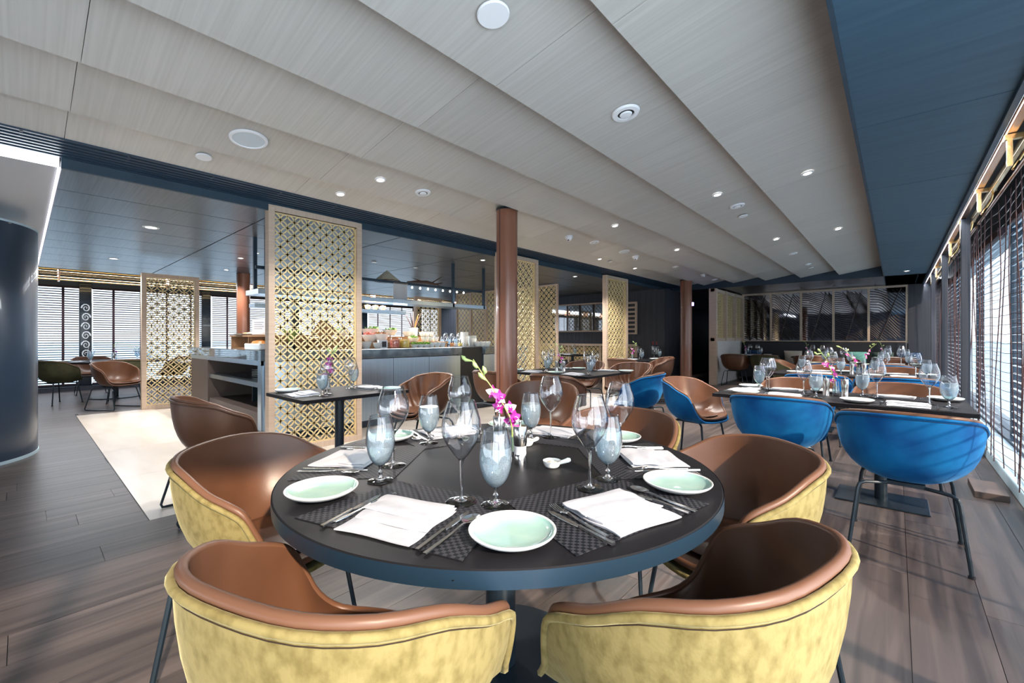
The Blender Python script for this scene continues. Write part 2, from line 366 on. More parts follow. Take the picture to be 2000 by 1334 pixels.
# ------------------------------------------------------------------ ceiling
def ceiling():
    c = struct('ceiling', MB().box(XL - .3, XR + .3, YB, 16.5, 2.86, 2.95), M['black'])
    edges = [-.23, -.95, -1.67, -2.39, -3.11, -3.83, -4.37]; ys = [-3.6, -2.9, -1.35, .2, 1.75, 3.25, 4.75, 6.25, 7.75, 9.25, 10.75, 12.05]
    for xr, xl in zip(edges, edges[1:]):
        wd = xr - xl
        for i, (a, b) in enumerate(zip(ys, ys[1:])):
            h = (b - a) / 2 - .0015; rise = .13 * wd / .72
            mb = MB(); x0, x1 = -wd / 2, wd / 2 + .06
            vs = [(x0, -h, 0), (x1, -h, rise), (x1, h, rise), (x0, h, 0), (x0, -h, .02), (x1, -h, rise + .02), (x1, h, rise + .02), (x0, h, .02)]
            mb.add(vs, [(0, 3, 2, 1), (4, 5, 6, 7), (0, 1, 5, 4), (3, 7, 6, 2), (0, 4, 7, 3), (1, 2, 6, 5)])
            ob('ceiling_panel', mb, M['ceiling_metal'], c, ((xr + xl) / 2, (a + b) / 2, CEIL), smooth=0)
    # dark panelled ceiling to the left
    x = -4.76; k = 0
    while x > -11.6:
        x0 = max(x - .72, -11.7)
        for a, b in zip(ys[3:], ys[4:] + [12.05]):
            b = min(b, 11.4)
            if b - a < .2: continue
            hx, hy = (x - x0) / 2 - .006, (b - a) / 2 - .008
            ob('dark_ceiling_panel', MB().box(-hx, hx, -hy, hy, 0, .02), M['dark_ceiling'], c, ((x + x0) / 2, (a + b) / 2, CEIL2), smooth=0)
        x -= .72
    ob('backing_sheet', MB().box(-11.7, -4.76, .2, 11.4, 2.523, 2.55), M['seam_light'], c, smooth=0)
    ob('recess_panel', MB().box(XL, -11.7, YB, 12, 2.70, 2.72), M['navy_trim'], c, smooth=0)
    ob('recess_side', MB().box(-11.72, -11.68, YB, 12, 2.5, 2.72), M['navy_trim'], c, smooth=0)
    ob('plain_ceiling', MB().box(-11.7, -4.76, YB, .18, 2.5, 2.55), M['plain_grey'], c, smooth=0)
    # dark flat ceiling over the far end and corridor
    for x0 in [-4.7 + .72 * i for i in range(8)]:
        ob('far_ceiling_panel', MB().box(x0 + .003, min(x0 + .717, .46), 12.08, 16.4, CEIL2, CEIL2 + .02), M['dark_ceiling'], c, smooth=0)
    ob('end_fascia', MB().box(-4.7, .48, 12.05, 12.08, CEIL2, 2.86), M['navy_trim'], c, smooth=0)
    # blue soffit along the windows
    yy = YB
    seams = [.45 + 1.5 * i for i in range(-2, 11)]
    for a, b in zip([YB] + seams[0:], seams[0:] + [16.4]):
        if b - a < .1: continue
        ob('soffit_panel', MB().box(-.33, .33, -(b - a) / 2 + .003, (b - a) / 2 - .003, 0, .02), M['soffit'], c, (.14, (a + b) / 2, CEIL2), smooth=0)
        ob('soffit_edge', MB().box(-.012, .006, -(b - a) / 2 + .003, (b - a) / 2 - .003, -.006, .36), M['dark_blue'], c, (-.19, (a + b) / 2, CEIL2), smooth=0)
    ob('soffit_lip', MB().box(.47, .50, YB, 16.4, 2.47, 2.6), M['navy_trim'], c, smooth=0)
    # louvred air slot between the two ceilings
    lv = thing('louvre_grille', 'long dark slatted air grille dividing the pale ceiling from the dark ceiling', 'grille', (-4.55, YB, 2.6))
    ob('backing', MB().box(-.20, .19, 0, 15.6, .03, .05), M['black'], lv, smooth=0)
    for i in range(7):
        ob('slat', MB().box(-.012, .012, 0, 15.6, -.012, .02), M['navy_trim'], lv, (-.17 + i * .056, 0, -.004 * (6 - i)), smooth=0)
    for i in range(28):
        ob('cross_bar', MB().box(-.175, .175, -.008, .008, -.012, .018), M['navy_trim'], lv, (0, .3 + i * .55, 0), smooth=0)
    ob('fascia', MB().box(-4.765, -4.735, .2, 12.05, 2.49, 2.63), M['dark_blue'], c, smooth=0)
    ob('lit_fascia', MB().box(-4.765, -4.735, YB, .19, 2.495, 2.58), M['strip_glow'], c, smooth=0)
    ob('light_joint', MB().box(-11.6, -4.77, .182, .20, 2.49, 2.50), M['joint_glow'], c, smooth=0)
ceiling()

# ------------------------------------------------------------------ walls
def walls():
    mb = MB(); mb.box(-4.79, -4.6, 11.3, 13.0, 0, 2.5); mb.box(XL, -4.79, 11.3, 11.45, 0, 2.8)
    wf = struct('wall_back', mb, M['dark_wood'])
    for i in range(30):
        x = -4.82 - i * .3
        ob('panel', MB().box(x - .146, x + .0, 11.292, 11.302, .1, 2.5), M['dark_wood'], wf, smooth=0)
        ob('panel', MB().box(x - .297, x - .15, 11.292, 11.302, .1, 2.5), M['dark_wood'], wf, smooth=0)
    for i in range(6):
        ob('panel', MB().box(-4.602, -4.594, 11.3 + i * .28, 11.576 + i * .28, .1, 2.5), M['dark_wood'], wf, smooth=0)
    # corridor beyond
    struct('wall_corridor', MB().box(-7.2, -3.4, 16.2, 16.4, 0, 2.9).box(-7.2, -7.0, 11.3, 16.4, 0, 2.9), M['dark_wood'])
    mb = MB(); mb.box(-3.5, XR + .3, YF, YF + .15, 0, 2.6); wf2 = struct('wall_far', mb, M['dark_wood'])
    struct('wall_corridor_side', MB().box(-3.62, -3.5, 14.3, 16.4, 0, 2.6), M['dark_wood'])
    mb = MB(); mb.box(.22, .95, YF - .12, YF, 0, 2.5)
    o = struct('trim_1', mb, M['dark_wood'])
    # rear wall behind the camera
    mb = MB()
    mb.box(XL, XR, YB - .15, YB, 0, 2.9)
    struct('wall_rear', mb, M['dark_wood'])
    # right window wall
    mb = MB(); mb.box(XR - .04, XR + .2, YB, 16.4, 2.42, 2.9); mb.box(XR - .06, XR + .2, YB, 16.4, 0, .12)
    struct('wall_right', mb, M['navy_trim'])
    struct('trim_2', MB().box(XR - .28, XR - .06, 2.6, 14.3, 0, .10), M['sill'], bevel=.01)
    # left window wall
    mb = MB(); mb.box(XL - .2, XL, YB, 16, 2.36, 2.9); mb.box(XL - .2, XL, YB, 16, 0, .13)
    struct('wall_left', mb, M['navy_trim'])
    struct('trim_3', MB().box(XL, XL + .12, YB, 12, 0, .1), M['dark_wood'])
    struct('trim_4', MB().box(XL, XL + .05, YB, 12, 2.34, 2.52), M['navy_trim'])
walls()
sea = ob('sea', MB().box(-1500, 1500, -1500, 1500, -9, -8), M['sea'], smooth=0); sea['kind'] = 'structure'

def windows_left():
    n = 0
    for k in range(-2, 5):
        y0 = .98 + 2.33 * k; y1 = y0 + 2.33
        n += 1
        w_ = struct('window_%d' % n, MB().box(XL - .06, XL - .04, y0 + .1, y1 - .1, .13, 2.36), M['window_glass'])
        ob('pillar', MB().box(XL - .1, XL + .08, y0 - .11, y0 + .10, 0, 2.5), M['gloss_black'], w_, smooth=0, bevel=.01)
        bl = thing('window_blind', ['horizontal slat blind behind the dark cylinder pillar', 'dark horizontal slat blind left of the etched window pillar', 'horizontal slat blind behind the far left dining table', 'horizontal slat blind between left lattice screen and brown column', 'horizontal slat blind behind the buffet shelf', 'horizontal slat blind right of the hanging white sheet', 'farthest horizontal slat blind before the folded lattice wall'][k + 2], 'blind', (XL + .12, (y0 + y1) / 2, 0), 0, 'left window blinds')
        mb = MB(); z = .2
        while z < 2.32:
            a = .022; q = .0095
            mb.add([(-a, -1.05, z - q), (a, -1.05, z + q), (a, 1.05, z + q), (-a, 1.05, z - q), (-a, -1.05, z - q + .003), (a, -1.05, z + q + .003), (a, 1.05, z + q + .003), (-a, 1.05, z - q + .003)],
                   [(0, 1, 2, 3), (7, 6, 5, 4), (0, 4, 5, 1), (3, 2, 6, 7), (0, 3, 7, 4), (1, 5, 6, 2)]); z += .052
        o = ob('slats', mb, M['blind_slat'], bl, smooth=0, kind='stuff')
        for t in (-.70, -.2, .3, .8): ob('tape', MB().box(.022, .026, t - .022, t + .022, .15, 2.34), M['tape'], bl, smooth=0)
        ob('head_rail', MB().box(-.02, .03, -1.06, 1.06, 2.32, 2.36), M['tape'], bl, smooth=0)
        ob('bottom_rail', MB().box(-.02, .02, -1.06, 1.06, .14, .17), M['tape'], bl, smooth=0)
    dp = tag(ob('etched_panel', MB().box(-.01, .01, -.10, .10, .45, 2.0), M['gloss_black'], loc=(XL + .10, .98, 0), smooth=0), 'narrow dark panel with white curling pattern between the left windows', 'panel')
    mb = MB()
    for q in range(7):
        zc_ = .62 + q * .21; sg = 1 if q % 2 else -1
        mb.tube([(.014, sg * .075 * (1 - k / 22) * cos(k * .55), zc_ + .10 * (1 - k / 22) * sin(k * .55)) for k in range(20)], [.016 - .0006 * k for k in range(20)], 5)
    ob('scroll_pattern', mb, M['white_plastic'], dp)
    # rods at the ceiling recess
    rt = thing('brass_rod_rack', 'row of polished brass rods hung above the left windows', 'rod rack', (-12.6, YB, 2.34))
    for i, (dx, z) in enumerate(((0, .03), (-.12, .09), (.1, .13), (-.05, .19), (.15, .23))):
        ob('rod', MB().tube([(dx, 0, z), (dx, 15.4, z)], .014, 8), M['brass'], rt)
    for i in range(9):
        ob('hanger', MB().box(-.13, .17, -.012, .012, .0, .36).box(-.13, -.1, -.015, .015, 0, .36), M['copper'], rt, (0, .6 + i * 1.75, 0), smooth=0)
windows_left()

def curtain_x(y, z): return .67 + .02 * sin(y * 2.7 + .5 * sin(z * 2.2)) + .018 * sin(y * 6.3 + z * 1.6) * min(1, (2.45 - z) / .8)
def windows_right():
    for k in range(7):
        y0 = -3.5 + 2.72 * k - .12; y1 = y0 + 2.72
        y0c = y0 + .05
        w_ = struct('window_%d' % (8 + k), MB().box(XR + .02, XR + .04, y0 + .05, y1 - .05, .12, 2.42), M['window_glass'])
        ob('mullion', MB().box(XR + .0, XR + .08, y0 - .04, y0 + .04, 0, 2.45), M['navy_trim'], w_, smooth=0)
    posts = [6.87, 9.6, 12.3]
    for i, y in enumerate(posts):
        p = thing('window_post', ['nearest dark slender post in front of the right windows', 'middle dark slender post in front of the right windows', 'farthest dark slender post in front of the right windows'][i], 'post', (.57, y, 0), 0, 'window posts')
        ob('shaft', MB().box(-.035, .035, -.05, .05, 0, 2.5), M['dark_wood'], p, smooth=0, bevel=.004)
        ob('base_plate', MB().box(-.06, .06, -.08, .08, 0, .012), M['black_metal'], p, smooth=0)
    # slatted blinds
    bl0 = None
    for k, y in enumerate((3.4, 5.45, 8.17, 10.9, 13.2)):
        h = (1.0 if k == 0 else 1.0)
        L = ['slat blind at the right frame edge', 'second slat blind along the right windows', 'third slat blind along the right windows', 'fourth slat blind along the right windows', 'farthest slat blind in the right window corner'][k]
        bl = thing('window_blind', L, 'blind', (.86, y, 0), 0, 'right window blinds')
        mb = MB(); z = .18
        while z < 2.3:
            a = .011
            mb.add([(-a, -h, z - .003), (a, -h, z + .003), (a, h, z + .003), (-a, h, z - .003), (-a, -h, z), (a, -h, z + .006), (a, h, z + .006), (-a, h, z)],
                   [(0, 1, 2, 3), (7, 6, 5, 4), (0, 4, 5, 1), (3, 2, 6, 7), (0, 3, 7, 4), (1, 5, 6, 2)]); z += .075
        ob('slats', mb, M['right_slat'], bl, smooth=0, kind='stuff')
        ob('head_rail', MB().box(-.02, .055, -1, 1, 2.33, 2.42), M['tape'], bl, smooth=0)
        for t in (-.6, 0, .6): ob('tape', MB().box(-.03, -.026, t - .012, t + .012, .15, 2.34), M['tape'], bl, smooth=0)
    # wire net curtains
    spans = [(2.6, 6.8), (6.95, 9.52), (9.68, 12.22), (12.4, 14.2)]
    for i, (a, b) in enumerate(spans):
        t = thing('net_curtain', ['large wavy copper net curtain nearest on the right', 'dark wavy net curtain between the first two right posts', 'dark wavy net curtain beyond the middle right post', 'farthest dark net curtain in the corner'][i], 'curtain', (0, a, 0), 0, 'net curtains along the right windows')
        mb = MB(); n = int((b - a) / .06); z = .14
        while z < 2.36:
            mb.tube([(curtain_x(a + (b - a) * j / n, z), (b - a) * j / n, z + .004 * sin(j * .8)) for j in range(n + 1)], .0024, 3, cap=False); z += .078
        ob('cross_wires', mb, M['copper_wire'], t, kind='stuff')
        mb = MB(); m = int((b - a) / .25)
        for j in range(m + 1):
            y = (b - a) * j / m
            mb.tube([(curtain_x(a + y, .10 + 2.3 * q / 14), y, .10 + 2.3 * q / 14) for q in range(15)], .0036, 4, cap=False)
        ob('upright_wires', mb, M['copper_wire'], t, kind='stuff')
        ob('top_rail', MB().tube([(.66, .02, 2.42), (.66, b - a - .02, 2.42)], .012, 8), M['copper'], t)
    tr = thing('curtain_track', 'pair of copper curtain rails under the blue soffit edge', 'curtain track', (0, YB, 0))
    ob('rail', MB().box(.53, .575, 0, 17.9, 2.505, 2.545), M['copper'], tr, smooth=0, bevel=.005)
    ob('rail', MB().box(.605, .635, 0, 17.9, 2.45, 2.51), M['brass'], tr, smooth=0, bevel=.005)
    ob('light_strip', MB().box(.502, .52, 0, 17.9, 2.52, 2.53), M['strip_glow'], tr, smooth=0)
    for i in range(7):
        y = 4.2 + i * 1.36 - YB
        ob('bracket', MB().box(.52, .65, y - .02, y + .02, 2.47, 2.50).box(.532, .558, y - .012, y + .012, 2.30, 2.50).tube([(.63, y, 2.46), (.62, y + .03, 2.40), (.59, y + .05, 2.34), (.56, y + .01, 2.28)], .008, 6), M['brass'], tr)
    tag(ob('plinth', MB().box(-.09, .09, -.2, .2, 0, .05), M['plinth_wood'], loc=(.53, 4.95, 0), smooth=0, bevel=.004), 'low wooden plinth on the floor beneath the net curtain', 'plinth')
windows_right()

# ------------------------------------------------------------------ columns and cylinder pillar
def column(x, y, label, ztop, r=.12):
    t = thing('column', label, 'column', (x, y, 0), 0, 'red-brown columns')
    ob('shaft', MB().lathe([(r, .06), (r, ztop)], 40), M['red_wood'], t)
    ob('base_ring', MB().lathe([(0, 0), (r + .012, 0), (r + .012, .06), (r, .06)], 40), M['black_metal'], t)
    ob('collar', MB().lathe([(r, ztop - .004), (r + .005, ztop - .004), (r + .005, ztop + .02), (0, ztop + .02)], 40), M['black_metal'], t)
    ob('seam', MB().box(-.003, .003, -r - .002, -r + .002, .06, ztop), M['black'], t, smooth=0)
c1 = cw(-.058, 4.93); column(c1.x, c1.y, 'thick red-brown column in the middle of the room', 2.64, .12)
c2 = cw(4.33, 10.8); column(c2.x, c2.y, 'far red-brown column left of the slatted partition', 2.62, .138)
column(-9.9, 2.98, 'red-brown column behind the corner buffet shelf', 2.50, .12)
cp = cw(-5.15, 4.0)
t = thing('curved_pillar', 'glossy dark blue curved pillar at the left edge', 'pillar', (-6.90, -.70, 0))
mb = MB(); RR = .82
mb.lathe([(RR, .03), (RR, 2.31)], 96)
ob('shell', mb, M['pillar_blue'], t)
def arc_strip(a0, a1, z0, z1, rr, m_, nm):
    g_ = MB(); g_.grid([[(rr * cos(a0 + (a1 - a0) * k / 8), rr * sin(a0 + (a1 - a0) * k / 8), z) for k in range(9)] for z in (z0, z1)]); ob(nm, g_, M[m_], t)
_pa = R(-12)
arc_strip(_pa - .13, _pa, .05, 2.28, RR + .004, 'gloss_black', 'glossy_strip'); arc_strip(_pa - .12, _pa - .01, .30, .52, RR + .007, 'steel', 'metal_plate')
ob('cap', MB().lathe([(0, 2.31), (RR + .004, 2.31), (RR + .004, 2.33), (0, 2.33)], 96), M['sill'], t)
ob('base_ring', MB().lathe([(0, 0), (RR + .006, 0), (RR + .006, .03), (0, .03)], 96), M['sill'], t)

# ------------------------------------------------------------------ lattice screens
def lattice_mesh(wd, ht, r, seg=20, band=.0068, dep=.004):
    mb = MB(); nx = int(round(wd / r)); r = wd / nx; nz_ = int(round(ht / r))
    for i in range(nx + 1):
        for j in range(nz_ + 1):
            if (i + j) % 2: continue
            cx, cz = -wd / 2 + i * r, j * r * (ht / (nz_ * r))
            for k in range(seg):
                a0, a1 = 2 * pi * k / seg, 2 * pi * (k + 1) / seg; am = (a0 + a1) / 2
                if not (-wd / 2 - 1e-4 <= cx + r * cos(am) <= wd / 2 + 1e-4 and -1e-4 <= cz + r * sin(am) <= ht + 1e-4): continue
                vs = []
                for a in (a0, a1):
                    for rr in (r - band, r + band):
                        for y in (-dep, dep): vs.append((cx + rr * cos(a), y, cz + rr * sin(a)))
                mb.add(vs, [(0, 2, 6, 4), (1, 5, 7, 3), (0, 4, 5, 1), (2, 3, 7, 6)])
    return mb.mesh('lattice', M['gold_lattice'], 0)
_lat = {}
def lattice(wd, ht, r, **k):
    key = (wd, ht, r)
    if key not in _lat: _lat[key] = lattice_mesh(wd, ht, r, **k)
    return _lat[key]
def screen(loc, rz, wd, ht, label, r=.0717, fr=.06, dp=.05, seg=20, z0=0.):
    t = thing('lattice_screen', label, 'screen', loc, rz, 'gold lattice screens')
    h = wd / 2
    for s in (-1, 1): ob('frame_post', MB().box(s * h - fr * (s > 0), s * h + fr * (s < 0), -dp, dp, z0, ht), M['oak'], t, smooth=0, bevel=.003)
    ob('frame_rail', MB().box(-h + fr, h - fr, -dp, dp, ht - fr, ht), M['oak_h'], t, smooth=0)
    ob('frame_rail', MB().box(-h + fr, h - fr, -dp, dp, z0, z0 + fr), M['oak_h'], t, smooth=0)
    lw, lh = wd - 2 * fr, ht - z0 - 2 * fr
    o = ob('lattice', lattice(round(lw, 3), round(lh, 3), r, seg=seg), None, t, (0, 0, z0 + fr), smooth=0)
    e = .010
    ob('inner_edge', MB().box(-lw / 2, -lw / 2 + e, -.014, .014, z0 + fr, ht - fr).box(lw / 2 - e, lw / 2, -.014, .014, z0 + fr, ht - fr)
       .box(-lw / 2, lw / 2, -.014, .014, z0 + fr, z0 + fr + e).box(-lw / 2, lw / 2, -.014, .014, ht - fr - e, ht - fr), M['gold_lattice'], t, smooth=0)
    return t
screen((-4.78, 2.16, 0), pi / 2, 1.02, 2.55, 'largest gold lattice screen, behind the small set table')
screen((-4.70, 5.45, 0), pi / 2, 1.0, 2.55, 'gold lattice screen half hidden behind the middle column')
screen((-4.68, 8.78, 0), pi / 2, 1.0, 2.55, 'gold lattice screen beside the far table with champagne bucket')
screen((-9.47, 1.73, 0), pi / 2, .80, 2.29, 'gold lattice screen before the far left windows', seg=16)
screen((-9.47, 7.27, 0), pi / 2, .86, 2.29, 'distant lattice screen seen above the buffet bowls', seg=12)
def folded():
    t = thing('lattice_partition', 'row of brown framed lattice panels between buffet and back dining corner', 'partition', (-9.6, 8.42, 0))
    for i in range(6):
        x = i * .6
        for s in (0, .56): ob('frame_post', MB().box(x + s, x + s + .04, -.03, .03, 0, 2.48), M['oak'], t, smooth=0)
        ob('frame_rail', MB().box(x + .04, x + .56, -.03, .03, 2.44, 2.48), M['oak_h'], t, smooth=0)
        ob('lattice', lattice(.52, 2.38, .0717, seg=12), None, t, (x + .30, 0, .06), smooth=0)
        ob('frame_rail', MB().box(x + .04, x + .56, -.03, .03, 0, .06), M['oak_h'], t, smooth=0)
folded()
def partition():      # three-bay partition at the banquette
    t = thing('partition', 'pale wood partition with three lattice bays beside the banquette', 'partition', (-3.5, 11.66, 0), pi / 2)
    ob('lower_panel', MB().box(.06, 2.69, -.03, .03, 0, 1.12), M['white_wood'], t, smooth=0)
    for x in (0, .9, 1.8, 2.64): ob('frame_post', MB().box(x, x + (.12 if x == 0 else .06), -.09, .09 if x == 0 else .05, 0 if x == 0 else 1.12, 2.46), M['oak'], t, smooth=0, bevel=.004)
    for z in (1.12, 2.38): ob('frame_rail', MB().box(0, 2.7, -.05, .05, z, z + .08), M['oak_h'], t, smooth=0)
    for x in (.51, 1.38, 2.25): ob('lattice', lattice(.78 if x > 1 else .78, 1.18, .0717, seg=12), None, t, (x, 0, 1.2), smooth=0)
partition()

# mirrored art wall
def artwall():
    t = thing('mirror_artwork', 'five wood-framed mirror panels with slanting line pattern above the banquette', 'mirror', (-3.45, 14.33, 1.12))
    wd = .725
    ob('frame_rail', MB().box(0, 5 * wd + .05, -.04, .03, -.05, .0), M['oak_h'], t, smooth=0)
    ob('frame_rail', MB().box(0, 5 * wd + .05, -.04, .03, 1.33, 1.38), M['oak_h'], t, smooth=0)
    for i in range(6): ob('frame_post', MB().box(i * wd, i * wd + .05, -.04, .03, 0, 1.33), M['oak'], t, smooth=0)
    rnd = random.Random(3)
    for i in range(5):
        x0 = i * wd + .05; x1 = (i + 1) * wd
        ob('mirror_panel', MB().box(x0, x1, -.005, .02, 0, 1.33), M['mirror_dark'], t, smooth=0)
        mb = MB(); ph = rnd.random() * 6
        for j in range(34):
            z = -.35 + j * .055; pts = []
            for q in range(9):
                x = x0 + (x1 - x0) * q / 8; kx = x0 + (x1 - x0) * (.35 + .3 * sin(z * 2 + ph))
                zz = z + (.0 if x < kx else -(x - kx) * 1.1) + .02 * sin(q + j * .3) + (kx - x) * .3 * (x < kx)
                zz += .3
                if 0.01 < zz < 1.32: pts.append((x, -.009, zz))
            if len(pts) > 1: mb.tube(pts, .0085, 4, cap=False)
        ob('raised_lines', mb, M['rib'], t, kind='stuff')
        a = x0 + (x1 - x0) * rnd.uniform(.15, .35); b = x0 + (x1 - x0) * rnd.uniform(.75, .95)
        ob('branch', MB().tube([(a, -.012, .02), ((a + b) / 2 - .04, -.012, .5), ((a + b) / 2 + .06, -.012, .9), (b, -.012, 1.31)], [.012, .016, .014, .006], 5), M['rib'], t)
artwall()
def wallmirror():
    t = thing('wall_mirror', 'wide oak-framed mirror on the dark back wall', 'mirror', (-8.3, 11.26, 1.38))
    ob('mirror_panel', MB().box(.04, 2.06, -.01, .02, .04, .82), M['mirror'], t, smooth=0)
    ob('frame_rail', MB().box(0, 2.1, -.05, .02, 0, .04), M['oak_h'], t, smooth=0); ob('frame_rail', MB().box(0, 2.1, -.05, .02, .82, .86), M['oak_h'], t, smooth=0)
    for x in (0, 2.06): ob('frame_post', MB().box(x, x + .04, -.05, .02, .04, .82), M['oak'], t, smooth=0)
    t = thing('wall_panel', 'narrow framed lattice wall panel right of the third lattice screen', 'panel', (-5.75, 11.26, 1.3))
    for x in (0, .35): ob('frame_post', MB().box(x, x + .05, -.04, .02, 0, .9), M['oak'], t, smooth=0)
    for z in (0, .85): ob('frame_rail', MB().box(.05, .35, -.04, .02, z, z + .05), M['oak_h'], t, smooth=0)
    for k in range(6): ob('crossbar', MB().box(.05, .35, -.03, .01, .12 + k * .12, .17 + k * .12), M['oak_h'], t, smooth=0)
    # low banquette with lattice back
    t = thing('back_banquette', 'dark banquette with lattice backrest along the back wall', 'bench', (-9.2, 10.75, 0))
    ob('seat', MB().box(0, 3.9, -.1, .45, .1, .46), M['banquette'], t, smooth=0, bevel=.02)
    ob('plinth', MB().box(.02, 3.88, -.05, .42, 0, .1), M['black'], t, smooth=0)
    for i in range(7): ob('lattice', lattice(.5, .43, .0717, seg=12), None, t, (.3 + i * .55, .40, .52), smooth=0)
    ob('frame_rail', MB().box(0, 3.9, .36, .44, .96, 1.03), M['oak_h'], t, smooth=0, bevel=.004)
    for i in range(8): ob('frame_post', MB().box(i * .55, i * .55 + .05, .37, .43, .46, .96), M['oak'], t, smooth=0)
    # far banquette
    t = thing('banquette', 'long black banquette under the mirror artwork', 'bench', (-3.4, 13.75, 0))
    ob('seat', MB().box(.05, 3.6, -.1, .45, .08, .46), M['banquette'], t, smooth=0, bevel=.03)
    ob('backrest', MB().box(.05, 3.6, .38, .52, .46, 1.1), M['banquette'], t, smooth=0, bevel=.03)
wallmirror()
def cushion(x, m_, label, s=.42, z=.48, rz=0):
    t = MB(); rows = []
    n = 10
    for sgn in (1, -1):
        rows = [[((i / n - .5) * s * (1 - .06 * sin(pi * j / n)), sgn * .07 * (sin(pi * i / n) * sin(pi * j / n)) ** .5, (j / n) * s * .9) for i in range(n + 1)] for j in range(n + 1)]
        t.grid(rows, flip=sgn > 0)
    o = ob('cushion', t, M[m_], None, (x, 13.98, z), rz); o.rotation_euler = (R(12), 0, rz)
    tag(o, label, 'cushion', 'banquette cushions')
cushion(-3.05, 'navy_cushion', 'navy cushion at the left end of the black banquette')
cushion(-2.1, 'cream_cushion', 'cream cushion on the black banquette left of centre')
cushion(-1.35, 'olive_cushion', 'dark olive cushion at the middle of the black banquette')
cushion(-.75, 'teal_cushion', 'pale teal cushion on the black banquette')
cushion(-.25, 'olive_cushion', 'dark olive cushion right of the pale teal one')
cushion(.24, 'navy_cushion', 'navy cushion at the window end of the banquette')

# corridor door, exit light, switch
dr = struct('door_1', MB().box(-4.55, -3.75, 15.5, 15.56, 0, 2.1), M['gloss_black'])
ob('glass_panel', MB().box(-4.62, -4.56, 12.9, 15.4, .1, 2.1), M['brushed_steel'], dr, smooth=0)
tag(ob('light_sign', MB().box(-.03, .03, -.02, .02, 0, .08), M['violet_glow'], loc=at(1352, 597, 2.0), smooth=0), 'small violet glowing light in the corridor', 'light')
t = thing('wall_switch', 'white square switch plate on the dark corridor wall', 'switch', (-3.70, 14.9, 1.45))
ob('plate', MB().box(-.06, .0, -.06, .06, -.05, .07), M['card'], t, smooth=0)
ob('button', MB().box(-.065, -.06, -.02, .02, -.01, .03), M['black'], t, smooth=0)

# ------------------------------------------------------------------ ceiling fittings
EDG = [-.23, -.95, -1.67, -2.39, -3.11, -3.83, -4.37]
def zc(x):
    if x > -.2: return 2.5
    if x < -4.72: return CEIL2
    for a, b in zip(EDG, EDG[1:]):
        if b <= x <= a: return CEIL + .11 * (x - b) / .72
    return CEIL
def ceil_at(px, py):
    z = 2.64
    for _ in range(4):
        p = at(px, py, z); z = zc(p.x)
    return p
def tilt(o, x):
    if -4.37 < x < -.23: o.rotation_euler = (0, -atan2(.11, .72), 0)
def fitting(kind, px, py, label, s=1.):
    p = ceil_at(px, py)
    if kind == 'down':
        t = thing('downlight', label, 'ceiling light', p, 0, 'recessed downlights')
        ob('trim_ring', MB().lathe([(.030 * s, .002), (.033 * s, -.006), (.045 * s, -.006), (.048 * s, .002)], 28), M['white_plastic'], t)
        ob('lens', MB().lathe([(0, -.001), (.031 * s, -.001), (.031 * s, .003)], 28), M['lamp_glow'], t)
        l = bpy.data.lights.get('downlight_beam')
        if not l:
            l = bpy.data.lights.new('downlight_beam', 'SPOT'); l.energy = 135; l.color = (1, .95, .90); l.spot_size = R(120); l.spot_blend = .8; l.shadow_soft_size = .04
        lo = bpy.data.objects.new('beam', l); COL.objects.link(lo); lo.parent = t; lo.location = (0, 0, -.03)
    elif kind == 'vent':
        t = thing('air_valve', label, 'air vent', p, 0, 'round air valves')
        ob('rim', MB().lathe([(.052 * s, .0), (.055 * s, -.012), (.082 * s, -.010), (.09 * s, .002)], 32), M['white_plastic'], t)
        ob('throat', MB().lathe([(.054 * s, -.002), (.0, .0)], 24), M['black'], t)
        ob('disc', MB().lathe([(0, -.022), (.034 * s, -.018), (.040 * s, -.010), (0, -.008)], 28), M['white_plastic'], t)
    elif kind == 'speaker':
        t = thing('ceiling_speaker', label, 'speaker', p, 0, 'round ceiling speakers')
        ob('rim', MB().lathe([(.098 * s, -.004), (.10 * s, -.010), (.115 * s, -.008), (.118 * s, .002)], 36), M['white_plastic'], t)
        ob('grille', MB().lathe([(0, -.006), (.098 * s, -.005)], 36), M['speaker_grille'], t)
    elif kind == 'disc':
        t = thing('sprinkler_cover', label, 'cover', p, 0, 'round ceiling covers')
        ob('cap', MB().lathe([(0, -.014), (.040 * s, -.014), (.042 * s, -.010), (.042 * s, -.004)], 28), M['white_plastic'], t)
        ob('collar', MB().lathe([(.034 * s, -.006), (.034 * s, .004)], 20), M['black'], t)
    elif kind == 'dome':
        t = thing('camera_dome', label, 'camera', p, 0, 'white ceiling domes')
        ob('base', MB().lathe([(0, -.02), (.055 * s, -.02), (.058 * s, .004)], 24), M['white_plastic'], t)
        ob('dome', MB().lathe([(.042 * s, -.02), (.038 * s, -.045), (.022 * s, -.062), (0, -.066)], 20), M['white_plastic'], t)
        ob('lens', MB().lathe([(0, -.072), (.012, -.070), (.014, -.06)], 12, (0, -.02, .008)), M['black'], t)
    tilt(t, p.x); return t
fitting('disc', 963, 26, 'large white round cover nearest on the pale ceiling', 1.75)
fitting('vent', 1222, 221, 'large round air valve in the upper middle ceiling', 1.0)
fitting('speaker', 486, 272, 'large round ceiling speaker at upper left', 1.05)
fitting('disc', 398, 305, 'small white cover left of the big ceiling speaker', 1.3)
fitting('down', 743, 351, 'downlight just left of the small air valve')
fitting('vent', 826, 376, 'air valve above the middle column, second largest', .85)
fitting('down', 665, 379, 'downlight above the largest lattice screen')
fitting('dome', 1111, 462, 'white camera dome on the ceiling right of the column')
fitting('vent', 1161, 473, 'air valve right of the camera dome', .8)
fitting('speaker', 1219, 491, 'small distant round ceiling speaker', .75)
fitting('dome', 1241, 501, 'flat white detector next to the distant speaker', 1.0)
